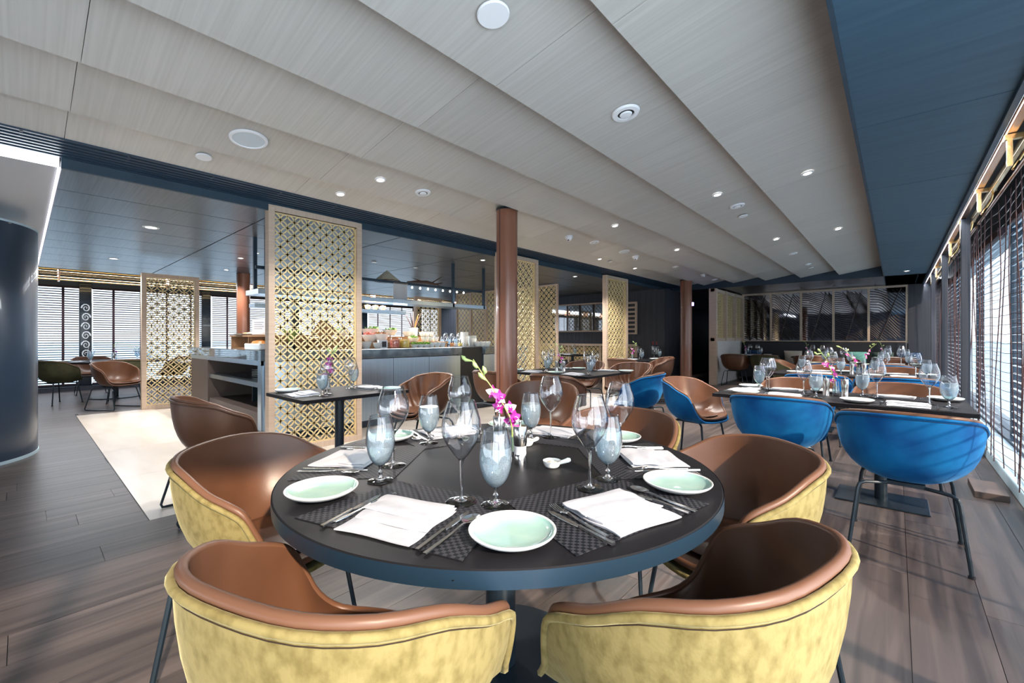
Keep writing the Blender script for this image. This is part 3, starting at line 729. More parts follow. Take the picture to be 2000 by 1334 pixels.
fitting('down', 1201, 441, 'downlight left above the distant speaker')
fitting('down', 1322, 488, 'downlight above the far column')
fitting('down', 1171, 506, 'left downlight of a pair near the air slot', .9)
fitting('disc', 1192, 510, 'right small cover of a pair near the air slot')
fitting('down', 1240, 524, 'small downlight close to the far air slot')
fitting('vent', 1319, 521, 'distant air valve above the far column', .8)
fitting('dome', 1373, 536, 'distant white dome beside the far column')
fitting('vent', 1396, 546, 'farthest air valve at the ceiling end', .8)
fitting('down', 1577, 338, 'downlight nearest to the blue soffit')
fitting('down', 1401, 380, 'downlight left above the central air valve')
fitting('vent', 1440, 402, 'central air valve between two downlights', .85)
fitting('disc', 1451, 421, 'white cover just under the central air valve', 1.2)
fitting('down', 1637, 447, 'second downlight along the blue soffit')
fitting('down', 1516, 467, 'downlight in the middle of the far ceiling')
fitting('vent', 1549, 495, 'air valve below the middle far downlight', .75)
fitting('vent', 1577, 516, 'left of two air valves at the ceiling end', .75)
fitting('disc', 1584, 522, 'small cover touching the end air valve')
fitting('down', 1771, 529, 'slim downlight in the blue soffit')
fitting('down', 1510, 557, 'left downlight over the mirror artwork', .9)
fitting('down', 1641, 558, 'right downlight over the mirror artwork', .8)
fitting('down', 295, 444, 'large oval downlight in the dark ceiling', 1.7)
fitting('down', 222, 505, 'downlight in the dark ceiling near the left windows', 1.5)
fitting('down', 500, 494, 'downlight left of the largest lattice screen')
fitting('down', 470, 504, 'second downlight left of the largest lattice screen')
fitting('down', 442, 527, 'low downlight before the brown left column')
fitting('down', 943, 508, 'downlight left of the middle column in dark ceiling')
fitting('down', 1123, 540, 'downlight right of the second lattice screen')
fitting('down', 1062, 567, 'tiny downlight beyond the folded lattice wall')
fitting('down', 1137, 580, 'wide downlight over the wall mirror')
fitting('down', 1244, 571, 'tiny downlight by the far dark wall corner')
fitting('disc', 731, 511, 'dark vent disc in the ceiling above the straw hat')
fitting('disc', 812, 522, 'dark vent disc in the ceiling by the hanging posts')

# ------------------------------------------------------------------ chairs
def cat_rom(pts, n):
    out = []; N = len(pts)
    for i in range(N):
        p0, p1, p2, p3 = (Vector(pts[(i + k - 1) % N]) for k in range(4))
        for j in range(n):
            t = j / n
            out.append(.5 * ((2 * p1) + (-p0 + p2) * t + (2 * p0 - 5 * p1 + 4 * p2 - p3) * t * t + (-p0 + 3 * p1 - 3 * p2 + p3) * t ** 3))
    return out
HALF = [(0, -.228, .795), (.125, -.216, .792), (.218, -.165, .782), (.274, -.078, .760), (.298, .010, .712), (.300, .080, .680), (.293, .120, .650),
        (.278, .145, .59), (.256, .170, .52), (.225, .220, .462), (.12, .262, .450), (0, .275, .448)]
def outline(n=3):
    pts = HALF + [(-x, y, z) for (x, y, z) in reversed(HALF[1:-1])]
    return cat_rom(pts, n)
def shell_rows(P, inner, nv=12, pleat=0.):
    C = Vector((0, .0, .445)) if inner else Vector((0, .0, .385)); rows = []
    base = [Vector(p) for p in P]; N = len(base)
    for a in range(nv + 1):
        t = a / nv; row = []
        for i, p in enumerate(base):
            h = max(0, min(1, (p.z - .455) / .25))
            d = Vector((p.x, p.y - .0, 0)); L = d.length; u = d / L
            if inner:
                P0 = p; K1 = Vector((p.x * .90, p.y * .90, p.z * (1 - h) + h * (.445 + .30 * (p.z - .445)))); K2 = Vector((p.x * (.60 + .14 * h), p.y * (.60 + .14 * h), .425))
            else:
                P0 = p + u * .026 - Vector((0, 0, .012 + .02 * (1 - h))); K1 = Vector((P0.x * .97, P0.y * .97, P0.z * (1 - h) + h * (.40 + .35 * (P0.z - .4)))); K2 = Vector((P0.x * .74, P0.y * .74, .36))
            q = P0 * (1 - t) ** 3 + K1 * 3 * t * (1 - t) ** 2 + K2 * 3 * t * t * (1 - t) + C * t ** 3
            if pleat and inner and p.z > .6:
                q = q - u * pleat * sin(i * 1.1 + sin(t * 7 + i * .3) * .9) * sin(pi * min(1, t * 1.25 + .06))
            row.append(q)
        rows.append(row)
    return rows
def make_chair(name, label, fabric, lining, sled=False, pleat=0., rim='leather_rim', cheap=False, cat='chair'):
    t = thing(name, label, cat)
    P = outline(4 if pleat else 3); n = len(P)
    ob('shell', MB().grid(shell_rows(P, False, 10), closed=True), M[fabric], t, smooth=70)
    ob('lining', MB().grid(shell_rows(P, True, 12, pleat), closed=True, flip=True), M[lining], t, smooth=70)
    mid = []; low = []
    for p in P:
        u = Vector((p.x, p.y, 0)).normalized(); mid.append(p + u * .011 + Vector((0, 0, -.004))); low.append(p + u * .027 - Vector((0, 0, .016 + .02 * (1 - max(0, min(1, (p.z - .455) / .25))))))
    ob('rim', MB().tube(mid, .0115, 8, closed=True), M[rim], t, smooth=80)
    ob('piping', MB().tube(low, .0085, 6, closed=True), M[fabric], t, smooth=80)
    # stitched seam just under the rim on the outer shell
    r2 = shell_rows(P, False, 10)
    st = [q + Vector((q.x, q.y, 0)).normalized() * .0012 for q, p in zip([a * .74 + b * .26 for a, b in zip(r2[0], r2[1])], P) if p.z > .64 and p.y < .1]
    k = max(range(len(st)), key=lambda i: (st[i] - st[i - 1]).length); st = st[k:] + st[:k]
    ob('seam', MB().tube(st, .0011, 4), M['stitch'], t)
    pad = MB(); rows = []
    for a in range(7):
        s = 1 - a / 6 * .999; zz = .458 + .018 * (1 - s ** 4)
        rows.append([Vector((.185 * s * (abs(cos(th)) ** .75) * (1 if cos(th) > 0 else -1), .035 + .19 * s * (abs(sin(th)) ** .75) * (1 if sin(th) > 0 else -1), zz)) for th in [2 * pi * i / 28 for i in range(28)]])
    pad.grid(rows, closed=True)
    ob('seat_pad', pad, M[lining], t, smooth=80)
    if not sled:
        for sx in (-1, 1):
            for sy in (-1, 1):
                lg = ob('leg', MB().tube([(sx * .06, sy * .10, .378), (sx * .175, sy * .175, .378), (sx * .198, sy * .192, .366), (sx * .206, sy * .198, .34), (sx * .243, sy * .243, .012)], .0095, 8), M['black_metal'], t)
                ob('foot_cap', MB().lathe([(0, 0), (.014, 0), (.014, .012), (0, .014)], 10, (sx * .243, sy * .243, 0)), M['black'], lg)
        ob('leg_frame', MB().tube([(-.06, -.10, .378), (.06, -.10, .378)], .009, 6).tube([(-.06, .10, .378), (.06, .10, .378)], .009, 6).box(-.08, .08, -.12, .12, .372, .392), M['black_metal'], t)
    else:
        for sx in (-1, 1):
            ob('sled_runner', MB().tube([(sx * .10, .12, .375), (sx * .18, .17, .37), (sx * .205, .19, .34), (sx * .245, .27, .03), (sx * .245, .262, .010), (sx * .245, .24, .0095), (sx * .245, -.24, .0095), (sx * .245, -.262, .010), (sx * .245, -.27, .03), (sx * .205, -.19, .34), (sx * .18, -.17, .37), (sx * .10, -.12, .375)], .0085, 8), M['black_metal'], t)
        ob('cross_brace', MB().tube([(-.10, .12, .375), (.10, .12, .375)], .008, 6).tube([(-.10, -.12, .375), (.10, -.12, .375)], .008, 6).box(-.09, .09, -.12, .12, .368, .39), M['black_metal'], t)
    return t
PROTO = {}
def chair(style, x, y, ang, label, group, s=1.):
    """ang = direction (deg) the sitter faces, world"""
    rz = R(ang - 90)
    if style not in PROTO:
        spec = {'green': ('green_velvet', 'leather', False, 0), 'greendark': ('dark_green_velvet', 'leather', False, 0), 'blue': ('blue_velvet', 'leather', False, 0),
                'brown': ('leather', 'leather', True, 0.), 'pleat': ('leather', 'leather', True, .028)}[style]
        t = make_chair('armchair', label, spec[0], spec[1], spec[2], spec[3]); t['group'] = group
        t.location = (x, y, 0); t.rotation_euler = (0, 0, rz); t.scale = (s,) * 3; PROTO[style] = t; return t
    return dup(PROTO[style], (x, y, 0), rz, label, group, scale=s)

T1 = cw(-.042, 1.60); RT = .74
def polar(c, deg, rad):   # deg in camera frame (0 = right, 90 = away)
    return Vector((c.x, c.y, 0)) + cw(rad * cos(R(deg)), rad * sin(R(deg)))
CA = 41.5
G1 = 'armchairs around the round table'
def around(style, deg, rad, label, turn=0, face=None):
    p = polar(T1, deg, rad)
    chair(style, p.x, p.y, deg + 180 + CA + turn, label, G1)
around('green', 247, .77, 'green-gold velvet armchair nearest the camera on the left')
around('green', 304.5, .79, 'green-gold velvet armchair nearest the camera on the right')
around('green', 176, .90, 'green-gold velvet armchair at the left side of the round table')
around('green', 2, .87, 'green-gold velvet armchair at the right side of the round table')
around('green', 50, .93, 'green-gold velvet armchair on the far right of the round table')
G2 = 'brown leather armchairs'
chair('brown', -3.62, .92, 90, 'smooth brown leather armchair left of the small set table', G2)
chair('pleat', -3.6, 2.72, 262, 'pleated brown leather armchair right of the small set table', G2, 1.04)
chair('brown', -2.35, 3.05, -60, 'brown leather armchair at the far side of the round table', G2)
chair('brown', -2.92, 4.06, 90, 'brown leather armchair right of the middle column at the square table', G2)
chair('brown', -3.80, 3.99, 90, 'brown leather armchair half hidden behind the middle column', G2)
chair('blue', -2.25, 4.85, 188, 'blue velvet armchair at the right side of the square table', 'blue velvet armchairs')
chair('pleat', -2.95, 5.95, 262, 'pleated leather armchair behind the square table on the right', G2, 1.04)
chair('pleat', -3.75, 5.98, 275, 'pleated leather armchair behind the square table on the left', G2, 1.04)
chair('pleat', -3.35, 7.95, 215, 'pleated leather armchair in front of the champagne bucket', G2, 1.06)
chair('brown', -4.1, 8.0, 90, 'brown leather armchair at the near end of the bucket table', G2)
B = 'blue velvet armchairs'
for st, x, y, a, l in [
    ('blue', .04, 3.38, 90, 'blue velvet armchair nearest the windows, back to the camera'),
    ('blue', -.66, 3.74, 92, 'blue velvet armchair left of the nearest blue one, back to camera'),
    ('blue', -1.52, 4.42, -8, 'blue velvet armchair at the left end of the near long table'),
    ('blue', .02, 4.98, 270, 'blue velvet armchair facing us across the near long table, window side'),
    ('blue', -.72, 4.98, 270, 'blue velvet armchair facing us across the near long table, left side'),
    ('blue', .05, 6.2, 90, 'blue velvet armchair at the second long table, window side'),
    ('blue', -.70, 6.2, 90, 'blue velvet armchair at the second long table, left side'),
    ('blue', .0, 7.75, 270, 'blue velvet armchair behind the second long table, window side'),
    ('blue', -.75, 7.75, 270, 'blue velvet armchair behind the second long table, left side'),
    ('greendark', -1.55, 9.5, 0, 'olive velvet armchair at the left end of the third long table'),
    ('blue', -.1, 8.9, 90, 'blue velvet armchair at the third long table, window side'),
    ('blue', -.8, 8.9, 90, 'blue velvet armchair at the third long table, left side'),
    ('brown', .0, 10.5, 270, 'brown leather armchair behind the third long table, window side'),
    ('brown', -.8, 10.5, 270, 'brown leather armchair behind the third long table, left side'),
    ('brown', .0, 12.05, 90, 'brown leather armchair at the banquette table by the window'),
    ('brown', -1.5, 12.1, 90, 'brown leather armchair at the middle banquette table'),
    ('brown', -3.06, 11.95, 92, 'brown leather armchair beside the pale wood partition'),
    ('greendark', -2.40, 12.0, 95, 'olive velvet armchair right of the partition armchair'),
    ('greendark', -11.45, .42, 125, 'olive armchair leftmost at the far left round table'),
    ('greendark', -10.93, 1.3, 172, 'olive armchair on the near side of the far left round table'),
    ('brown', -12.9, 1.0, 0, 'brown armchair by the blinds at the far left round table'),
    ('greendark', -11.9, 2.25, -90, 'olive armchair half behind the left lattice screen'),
    ('brown', -9.95, 1.05, 36, 'brown leather sled armchair in front of the far left table'),
    ('brown', -10.3, 3.35, -90, 'brown armchair seen through the left lattice screen')]:
    chair(st, x, y, a, l, {'blue': B, 'brown': G2, 'greendark': 'olive velvet armchairs'}[st])

# ------------------------------------------------------------------ tables
TZ = .74
def rect_table(name, label, x0, x1, y0, y1, legs, plate=.26, lr=.038, grp='rectangular tables'):
    cx, cy_ = (x0 + x1) / 2, (y0 + y1) / 2
    t = thing('dining_table', label, 'table', (cx, cy_, 0), 0, grp)
    hx, hy = (x1 - x0) / 2, (y1 - y0) / 2
    ob('tabletop', MB().box(-hx, hx, -hy, hy, TZ - .028, TZ), M['table_top'], t, smooth=0, bevel=.003)
    for lx, ly in legs:
        ob('pedestal', MB().tube([(lx, ly, .012), (lx, ly, TZ - .03)], lr, 20), M['black_metal'], t)
        ob('base_plate', MB().box(lx - plate, lx + plate, ly - plate * .75, ly + plate * .75, 0, .012), M['black_metal'], t, smooth=0, bevel=.004)
        ob('top_bracket', MB().box(lx - .18, lx + .18, ly - .18, ly + .18, TZ - .036, TZ - .028), M['black_metal'], t, smooth=0)
    return t
t = thing('round_table', 'large round black table set for six in the foreground', 'table', (T1.x, T1.y, 0))
ob('tabletop', MB().lathe([(0, TZ - .042), (RT - .006, TZ - .042), (RT - .001, TZ - .038), (RT, TZ - .02), (RT - .001, TZ - .003), (RT - .004, TZ), (0, TZ)], 128), M['table_top'], t, smooth=30)
ob('edge_band', MB().lathe([(RT + .0006, TZ - .040), (RT + .0012, TZ - .02), (RT + .0006, TZ - .002)], 128), M['edge_blue'], t)
ob('pedestal', MB().lathe([(.055, .015), (.055, TZ - .05)], 32), M['black_metal'], t)
ob('base_plate', MB().lathe([(0, 0), (.34, 0), (.345, .006), (.34, .014), (0, .016)], 64), M['black_metal'], t)
ob('top_bracket', MB().box(-.25, .25, -.03, .03, TZ - .06, TZ - .042).box(-.03, .03, -.25, .25, TZ - .06, TZ - .042), M['black_metal'], t, smooth=0)
ob('edge_screw', MB().lathe([(0, 0), (.0025, 0), (.0025, .002), (0, .002)], 8), M['steel'], t, tuple(cw(-.075, -.737, TZ - .022)))
rect_table('t2', 'small black table in front of the largest lattice screen', -3.96, -3.24, 1.36, 2.28, [(0, 0)])
rect_table('t3', 'square black table behind the middle column', -4.0, -2.72, 4.42, 5.55, [(0, 0)])
rect_table('t4', 'black table by the third lattice screen and champagne bucket', -4.62, -3.72, 8.35, 9.75, [(0, 0)])
rect_table('t8', 'near long black table with blue armchairs', -1.15, .38, 3.82, 4.62, [(-.45, 0), (.30, 0)])
rect_table('t9', 'second long black table along the right windows', -1.25, .42, 6.6, 7.4, [(-.45, 0), (.45, 0)])
rect_table('t10', 'third long black table along the right windows', -1.25, .42, 9.3, 10.1, [(-.45, 0), (.45, 0)])
rect_table('t11', 'banquette table next to the window corner', -.45, .40, 12.6, 13.4, [(0, 0)])
rect_table('t13', 'middle table in front of the black banquette', -1.95, -.95, 12.6, 13.4, [(0, 0)])
rect_table('t12', 'banquette table beside the pale wood partition', -3.35, -2.35, 12.6, 13.4, [(0, 0)])
rect_table('t5', 'dark table at the lattice-backed bench by the back wall', -7.9, -6.3, 9.7, 10.5, [(-.4, 0), (.4, 0)])
rect_table('t7', 'dark table hidden behind the left lattice screen', -10.8, -9.9, 2.0, 2.9, [(0, 0)])
t = thing('round_table', 'far round dark table by the left window blinds', 'table', (-11.9, 1.27, 0))
ob('tabletop', MB().lathe([(0, TZ - .03), (.8, TZ - .03), (.8, TZ), (0, TZ)], 64), M['table_top'], t)
ob('pedestal', MB().lathe([(.05, .02), (.05, TZ - .03)], 20), M['black_metal'], t)
ob('base_plate', MB().lathe([(0, 0), (.40, 0), (.40, .014), (0, .016)], 48), M['black_metal'], t)

# ------------------------------------------------------------------ tableware prototypes
def smooth_prof(pts, n=5):
    out = []
    for i in range(len(pts) - 1):
        p0 = pts[max(i - 1, 0)]; p1 = pts[i]; p2 = pts[i + 1]; p3 = pts[min(i + 2, len(pts) - 1)]
        for j in range(n):
            t = j / n
            out.append(tuple(.5 * (2 * p1[k] + (-p0[k] + p2[k]) * t + (2 * p0[k] - 5 * p1[k] + 4 * p2[k] - p3[k]) * t * t + (-p0[k] + 3 * p1[k] - 3 * p2[k] + p3[k]) * t ** 3) for k in (0, 1)))
    out.append(tuple(pts[-1])); return out
WB = smooth_prof([(.004, .118), (.014, .124), (.030, .145), (.047, .172), (.055, .200), (.052, .235), (.044, .262), (.0375, .282)])
def wine_glass(label, parts=True):
    t = thing('wine_glass', label, 'glass')
    inn = [(max(r - .0011, .0004), z + .0006) for r, z in WB]
    ob('bowl', MB().lathe(WB + inn[::-1], 40), M['glass'], t, smooth=80)
    ob('lip', MB().lathe([(.0364, .2815), (.0371, .2830), (.0378, .2815), (.0371, .2805), (.0364, .2815)], 40), M['stem_glass'], t, smooth=80)
    ob('stem', MB().lathe(smooth_prof([(.012, .1245), (.0065, .112), (.0042, .09), (.0038, .05), (.0042, .02), (.008, .009)], 3), 14), M['solid_glass'], t, smooth=80)
    ob('foot', MB().lathe(smooth_prof([(0, .0005), (.040, .0005), (.0425, .0015), (.040, .003), (.022, .0045), (.008, .009), (0, .010)], 2), 36), M['solid_glass'], t, smooth=50)
    return t
GB = smooth_prof([(.004, .050), (.016, .053), (.031, .070), (.041, .095), (.0455, .125), (.043, .160), (.037, .190), (.0335, .207)])
def goblet(label):
    t = thing('water_goblet', label, 'glass')
    inn = [(max(r - .0014, .0004), z + .0008) for r, z in GB]
    ob('bowl', MB().lathe(GB + inn[::-1], 36), M['glass'], t, smooth=80)
    ob('lip', MB().lathe([(.0322, .2065), (.0331, .2082), (.0340, .2065), (.0331, .2052), (.0322, .2065)], 36), M['stem_glass'], t, smooth=80)
    wt = [(r + .0002, z) for r, z in GB if z < .163]
    wt = [(r - .0003, z) for r, z in wt]
    ob('water', MB().lathe([(r - .0009, z) for r, z in wt] + [(wt[-1][0] - .001, wt[-1][1]), (0, wt[-1][1] - .0005)], 36), M['frost'], t, smooth=50)
    ob('stem', MB().lathe(smooth_prof([(.013, .0545), (.0065, .045), (.005, .034), (.0085, .027), (.005, .020), (.009, .010)], 3), 14), M['solid_glass'], t, smooth=80)
    ob('foot', MB().lathe(smooth_prof([(0, .0005), (.0365, .0005), (.0385, .0015), (.036, .003), (.02, .005), (.009, .010), (0, .011)], 2), 32), M['solid_glass'], t, smooth=50)
    return t
def simple_glass(label, prof, foot_r, stem_top):
    t = thing('glass_far', label, 'glass'); return t
def plate(label):
    t = thing('bread_plate', label, 'plate')
    ob('rim', MB().lathe(smooth_prof([(0, 0), (.055, 0), (.078, .006), (.094, .015), (.100, .022), (.0985, .0245), (.0945, .0225)], 4), 64), M['white_glaze'], t, smooth=60)
    ob('well', MB().lathe(smooth_prof([(.0945, .0225), (.088, .016), (.074, .0105), (.05, .0075), (0, .0068)], 4), 64), M['celadon'], t, smooth=60)
    return t
def napkin(label):
    t = thing('napkin', label, 'napkin'); rnd = random.Random(5)
    layers = [(-.105, .10, 0, 0), (-.045, .105, .006, .004), (.0, .100, .012, -.005)]
    for li, (y0, y1, z, dx) in enumerate(layers):
        mb = MB(); nx, ny = 14, 8; top = []; bot = []
        for j in range(ny + 1):
            a = []; b = []
            for i in range(nx + 1):
                u, v = i / nx, j / ny
                x = (u - .5) * .215 + dx + .004 * sin(v * 9 + li * 2) * (abs(u - .5) * 2) ** 3
                y = y0 + (y1 - y0) * v + .004 * sin(u * 5 + li) * (1 - v)
                h = z + .0065 + .0016 * sin(u * 7 + li * 2 + v * 3) + .0015 * sin(v * 8 + u * 3)
                e = min(1, 6 * min(u, 1 - u) + .15, 1) * min(1, 5 * min(v, 1 - v) + .2)
                a.append((x, y, z + (h - z) * (.45 + .55 * min(1, e)))); b.append((x, y, z + .0004))
            top.append(a); bot.append(b)
        mb.grid(top); mb.grid(bot, flip=True)
        for rowt, rowb in ((top[0], bot[0]), (top[-1], bot[-1]), ([r[0] for r in top], [r[0] for r in bot]), ([r[-1] for r in top], [r[-1] for r in bot])):
            mb.grid([rowt, rowb])
        ob('fold', mb, M['white_cloth'], t, smooth=50)
    return t
def flat(mb, pts, z0, th, m=0):    # extruded outline symmetrical about y axis; pts = [(halfwidth, y, dz)]
    vs = []
    for (hw, y, dz) in pts:
        vs += [(-hw, y, z0 + dz), (hw, y, z0 + dz), (hw * .8, y, z0 + dz + th), (-hw * .8, y, z0 + dz + th)]
    fs = []
    for i in range(len(pts) - 1):
        a = i * 4; b = a + 4
        for k in range(4): l = (k + 1) % 4; fs.append((a + k, a + l, b + l, b + k))
    n = len(vs) - 4; fs += [(3, 2, 1, 0), (n, n + 1, n + 2, n + 3)]
    return mb.add(vs, fs, m)
def fork(label):
    t = thing('fork', label, 'fork')
    ob('handle', flat(MB(), [(.0055, -.105, .001), (.0058, -.06, .001), (.0045, -.02, .002), (.003, .015, .006), (.003, .03, .007), (.009, .045, .006), (.0115, .055, .004)], .0006, .0024), M['steel'], t, smooth=30)
    for i in range(4):
        x = -.0095 + i * .00633
        ob('tine', MB().tube([(x, .053, .0055), (x, .075, .003), (x * .95, .095, .006), (x * .95, .103, .009)], [.0017, .0015, .0013, .0007], 5), M['steel'], t)
    return t
def knife(label):
    t = thing('knife', label, 'knife')
    ob('handle', flat(MB(), [(.0055, -.12, 0), (.006, -.07, 0), (.0048, -.01, .0005)], .0006, .005), M['steel'], t, smooth=30)
    ob('blade', flat(MB(), [(.0048, -.01, .0012), (.0085, .012, .0012), (.0092, .06, .0012), (.0075, .09, .0012), (.002, .108, .0012)], .0006, .0014), M['steel'], t, smooth=0)
    return t
def spoon(label):
    t = thing('spoon', label, 'spoon')
    ob('handle', flat(MB(), [(.0055, -.11, .001), (.0058, -.06, .001), (.0042, -.01, .002), (.003, .03, .006), (.0035, .048, .006)], .0006, .0024), M['steel'], t, smooth=30)
    rows = []
    for k in range(6):
        s = 1 - k / 5 * .999
        rows.append([(.0205 * s * cos(2 * pi * i / 20), .077 + .031 * s * sin(2 * pi * i / 20), .0025 + .0055 * s * s) for i in range(20)])
    ob('bowl', MB().grid(rows, closed=True), M['steel'], t, smooth=60)
    return t
def mat_mesh(ow, iw, d):
    mb = MB(); th = .0022
    vs = [(-ow, 0, 0), (ow, 0, 0), (iw, d, 0), (-iw, d, 0), (-ow, 0, th), (ow, 0, th), (iw, d, th), (-iw, d, th)]
    mb.add(vs, [(0, 3, 2, 1), (4, 5, 6, 7), (0, 1, 5, 4), (1, 2, 6, 5), (2, 3, 7, 6), (3, 0, 4, 7)])
    return mb.mesh('placemat', M['woven'], 0)
MAT_T = mat_mesh(.25, .20, .335); MAT_R = mat_mesh(.20, .20, .29)

W = {}
def put(kind, loc, rz, label, grp=None, s=None):
    mk = {'wine': wine_glass, 'goblet': goblet, 'plate': plate, 'napkin': napkin, 'fork': fork, 'knife': knife, 'spoon': spoon}[kind]
    if kind not in W:
        o = mk(label); o.location = loc; o.rotation_euler = (0, 0, rz); W[kind] = o
        if s: o.scale = (s,) * 3
        if grp: o['group'] = grp
        return o
    return dup(W[kind], loc, rz, label, grp, scale=s)
def glass_out(kind, p, label, grp, s=1.):
    return put(kind, p, random.random() * 6, label, grp, s)

# round table: six settings, local frame per seat (deg in camera frame)
seats = [(244.5, 'front left seat'), (305, 'front right seat'), (4, 'right-hand seat'), (64, 'far right seat'), (119, 'far left seat'), (176, 'left-hand seat')]
zt = TZ + .0004; zm = TZ + .003
for deg, nm in seats:
    a = R(deg + CA)          # world angle of seat direction from centre
    out = Vector((cos(a), sin(a), 0)); inw = -out; side = Vector((-inw.y, inw.x, 0))   # side = sitter's left
    rz = atan2(inw.y, inw.x) - pi / 2
    C0 = Vector((T1.x, T1.y, 0))
    def L(x, y, z): return C0 + out * (RT - y) - side * x + Vector((0, 0, z))   # x to the sitter's right, y from the edge inward
    o = ob('placemat', MAT_T, None, None, L(0, .075, zt), rz); tag(o, 'black woven placemat at the %s of the round table' % nm, 'placemat', 'placemats on the round table')
    fz = random.Random(int(deg)).uniform(-4, 4)
    far_ = nm.startswith('far')
    put('napkin', L(.0, .155 + .02, zm), rz + R(fz), 'folded white napkin at the %s of the round table' % nm, 'napkins on the round table')
    put('knife', L(-.150, .18, zm), rz + R(2 + fz), 'butter knife left of the napkin at the %s, round table' % nm, 'cutlery on the round table')
    put('fork', L(-.128, .20, zm), rz + R(-3), 'fork beside the napkin at the %s, round table' % nm, 'cutlery on the round table')
    put('knife', L(.138, .185, zm), rz + R(2), 'table knife right of the napkin at the %s, round table' % nm, 'cutlery on the round table')
    put('spoon', L(.168, .17, zm), rz + R(-1), 'spoon right of the knife at the %s, round table' % nm, 'cutlery on the round table')
    pa = R(deg - 31 + CA)
    put('plate', Vector((T1.x + .612 * cos(pa), T1.y + .612 * sin(pa), TZ + .0042)), 0, 'pale green bread plate left of the %s, round table' % nm, 'bread plates on the round table')
GG = 'glasses on the round table'
def tb(px, py, z=TZ): return at(px, py, z)
for k, px, py, l in [('wine', 901, 982, 'big empty wine glass in front of the front left napkin'), ('wine', 1152, 956, 'big empty wine glass beside the front right napkin'),
                     ('wine', 1210, 890, 'big empty wine glass near the right-hand napkin'), ('wine', 768, 911, 'big empty wine glass near the left-hand napkin'),
                     ('wine', 898, 857, 'empty wine glass at the far left of the round table'), ('wine', 1076, 855, 'empty wine glass by the far right napkin of the round table'),
                     ('goblet', 968, 988, 'frosted water goblet nearest the camera on the round table'), ('goblet', 1187, 938, 'frosted water goblet right of the front right wine glass'),
                     ('goblet', 743, 940, 'frosted water goblet beside the left bread plate'), ('goblet', 838, 867, 'water goblet at the far left of the round table'),
                     ('goblet', 1037, 858, 'water goblet behind the pepper mill')]:
    q = tb(px, py); q.z = TZ + (.0026 if k else 0)
    glass_out(k, q, l, GG)

def mill(px, py, label):
    p = tb(px, py); t = thing('pepper_mill', label, 'mill', p, 0, 'pepper mills')
    ob('base', MB().lathe([(0, 0), (.0255, 0), (.0245, .03), (.0225, .036)], 28), M['steel'], t)
    ob('glass_band', MB().lathe([(.0225, .036), (.0215, .05), (.0225, .066)], 28), M['white_plastic'], t)
    ob('head', MB().lathe([(.0225, .066), (.025, .080), (.0258, .135), (.0245, .138), (0, .138)], 28), M['steel'], t)
    ob('knob', MB().lathe([(.004, .138), (.005, .148), (.0065, .152), (.005, .158), (0, .159)], 12), M['steel'], t)
mill(1016, 905, 'steel pepper mill in front of the orchid vase'); mill(975, 878, 'steel salt mill just behind the nearest goblet')
def vase(p, label, grp=None):
    t = thing('vase', label, 'vase', p, 0, grp)
    ob('body', MB().lathe([(0, 0), (.028, 0), (.027, .02), (.022, .08), (.020, .115), (.0185, .115), (.02, .08), (.024, .02), (0, .012)], 24), M['glass'], t, smooth=60)
    ob('water', MB().lathe([(0, .013), (.0235, .021), (.0205, .075), (0, .075)], 20), M['frost'], t); return t
def petal(mb, c, d, n, ln, wd, m):
    d = d.normalized(); n = (n - d * n.dot(d)).normalized(); s = d.cross(n); rows = []
    for i in range(5):
        t = i / 4; wd_ = wd * sin(pi * (.12 + .88 * t) ** .8) * .5 + .0005; cc = c + d * ln * t + n * ln * .25 * t * t
        rows.append([cc - s * wd_ + n * wd_ * .3, cc, cc + s * wd_ + n * wd_ * .3])
    k0 = len(mb.v); mb.grid(rows, m=m); 
    mb.grid([[Vector(q) - n * .0006 for q in r] for r in rows], m=m, flip=True)
def orchid(base, pts, label, nf=6, s=1., grp=None, buds=4):
    """pts: world polyline of the stem"""
    base = Vector(base); t = thing('orchid_spray', label, 'flower', base, 0, grp); rel = [Vector(p) - base for p in pts]
    sm = []
    for i in range(len(rel) - 1):
        for j in range(4): sm.append(rel[i].lerp(rel[i + 1], j / 4))
    sm.append(rel[-1]); ob('stem', MB().tube(sm, [.0026 * s * (1 - .5 * i / len(sm)) for i in range(len(sm))], 6), M['leaf'], t)
    rnd = random.Random(len(label)); N = nf + buds
    for i in range(N):
        f = .30 + .70 * (i / (N - 1)) ; k = min(len(sm) - 2, int(f * (len(sm) - 1))); p = sm[k]; dr = (sm[k + 1] - sm[k]).normalized()
        sd_ = Vector((rnd.uniform(-1, 1), rnd.uniform(-1, 1), rnd.uniform(-.3, .5))); c = p + sd_.normalized() * (.016 if i < nf else .026) * s
        if i < nf:
            face = (Vector((SN * 1, -CS, .15)) + sd_ * .35).normalized(); u = face.cross(Vector((0, 0, 1))).normalized(); v = u.cross(face)
            fo = ob('flower', MB(), M['magenta'], t) if False else None
            mb = MB()
            for q in range(5):
                an = pi / 2 + 2 * pi * q / 5 + rnd.uniform(-.2, .2); petal(mb, c, u * cos(an) + v * sin(an), face, (.020 if q % 2 else .024) * s, (.019 if q in (1, 4) else .013) * s, 0 if (q + i) % 3 else 1)
            petal(mb, c + face * .003, face * .6 - v, face, .014 * s, .012 * s, 0)
            ob('flower', mb, [M['magenta'], M['petal_white']], t, smooth=80)
            ob('flower_stalk', MB().tube([p, c], .0011 * s, 4), M['leaf'], t)
        else:
            d = (dr + sd_ * .5).normalized()
            ob('bud', MB().tube([p, p + d * .012 * s, c + d * .014 * s, c + d * .024 * s, c + d * .034 * s], [.001 * s, .0012 * s, .0055 * s, .0065 * s, .001 * s], 8), M['leaf_pale'], t, smooth=80)
    return t
vp = tb(1001, 890); vase(vp, 'small glass vase between the two steel mills')
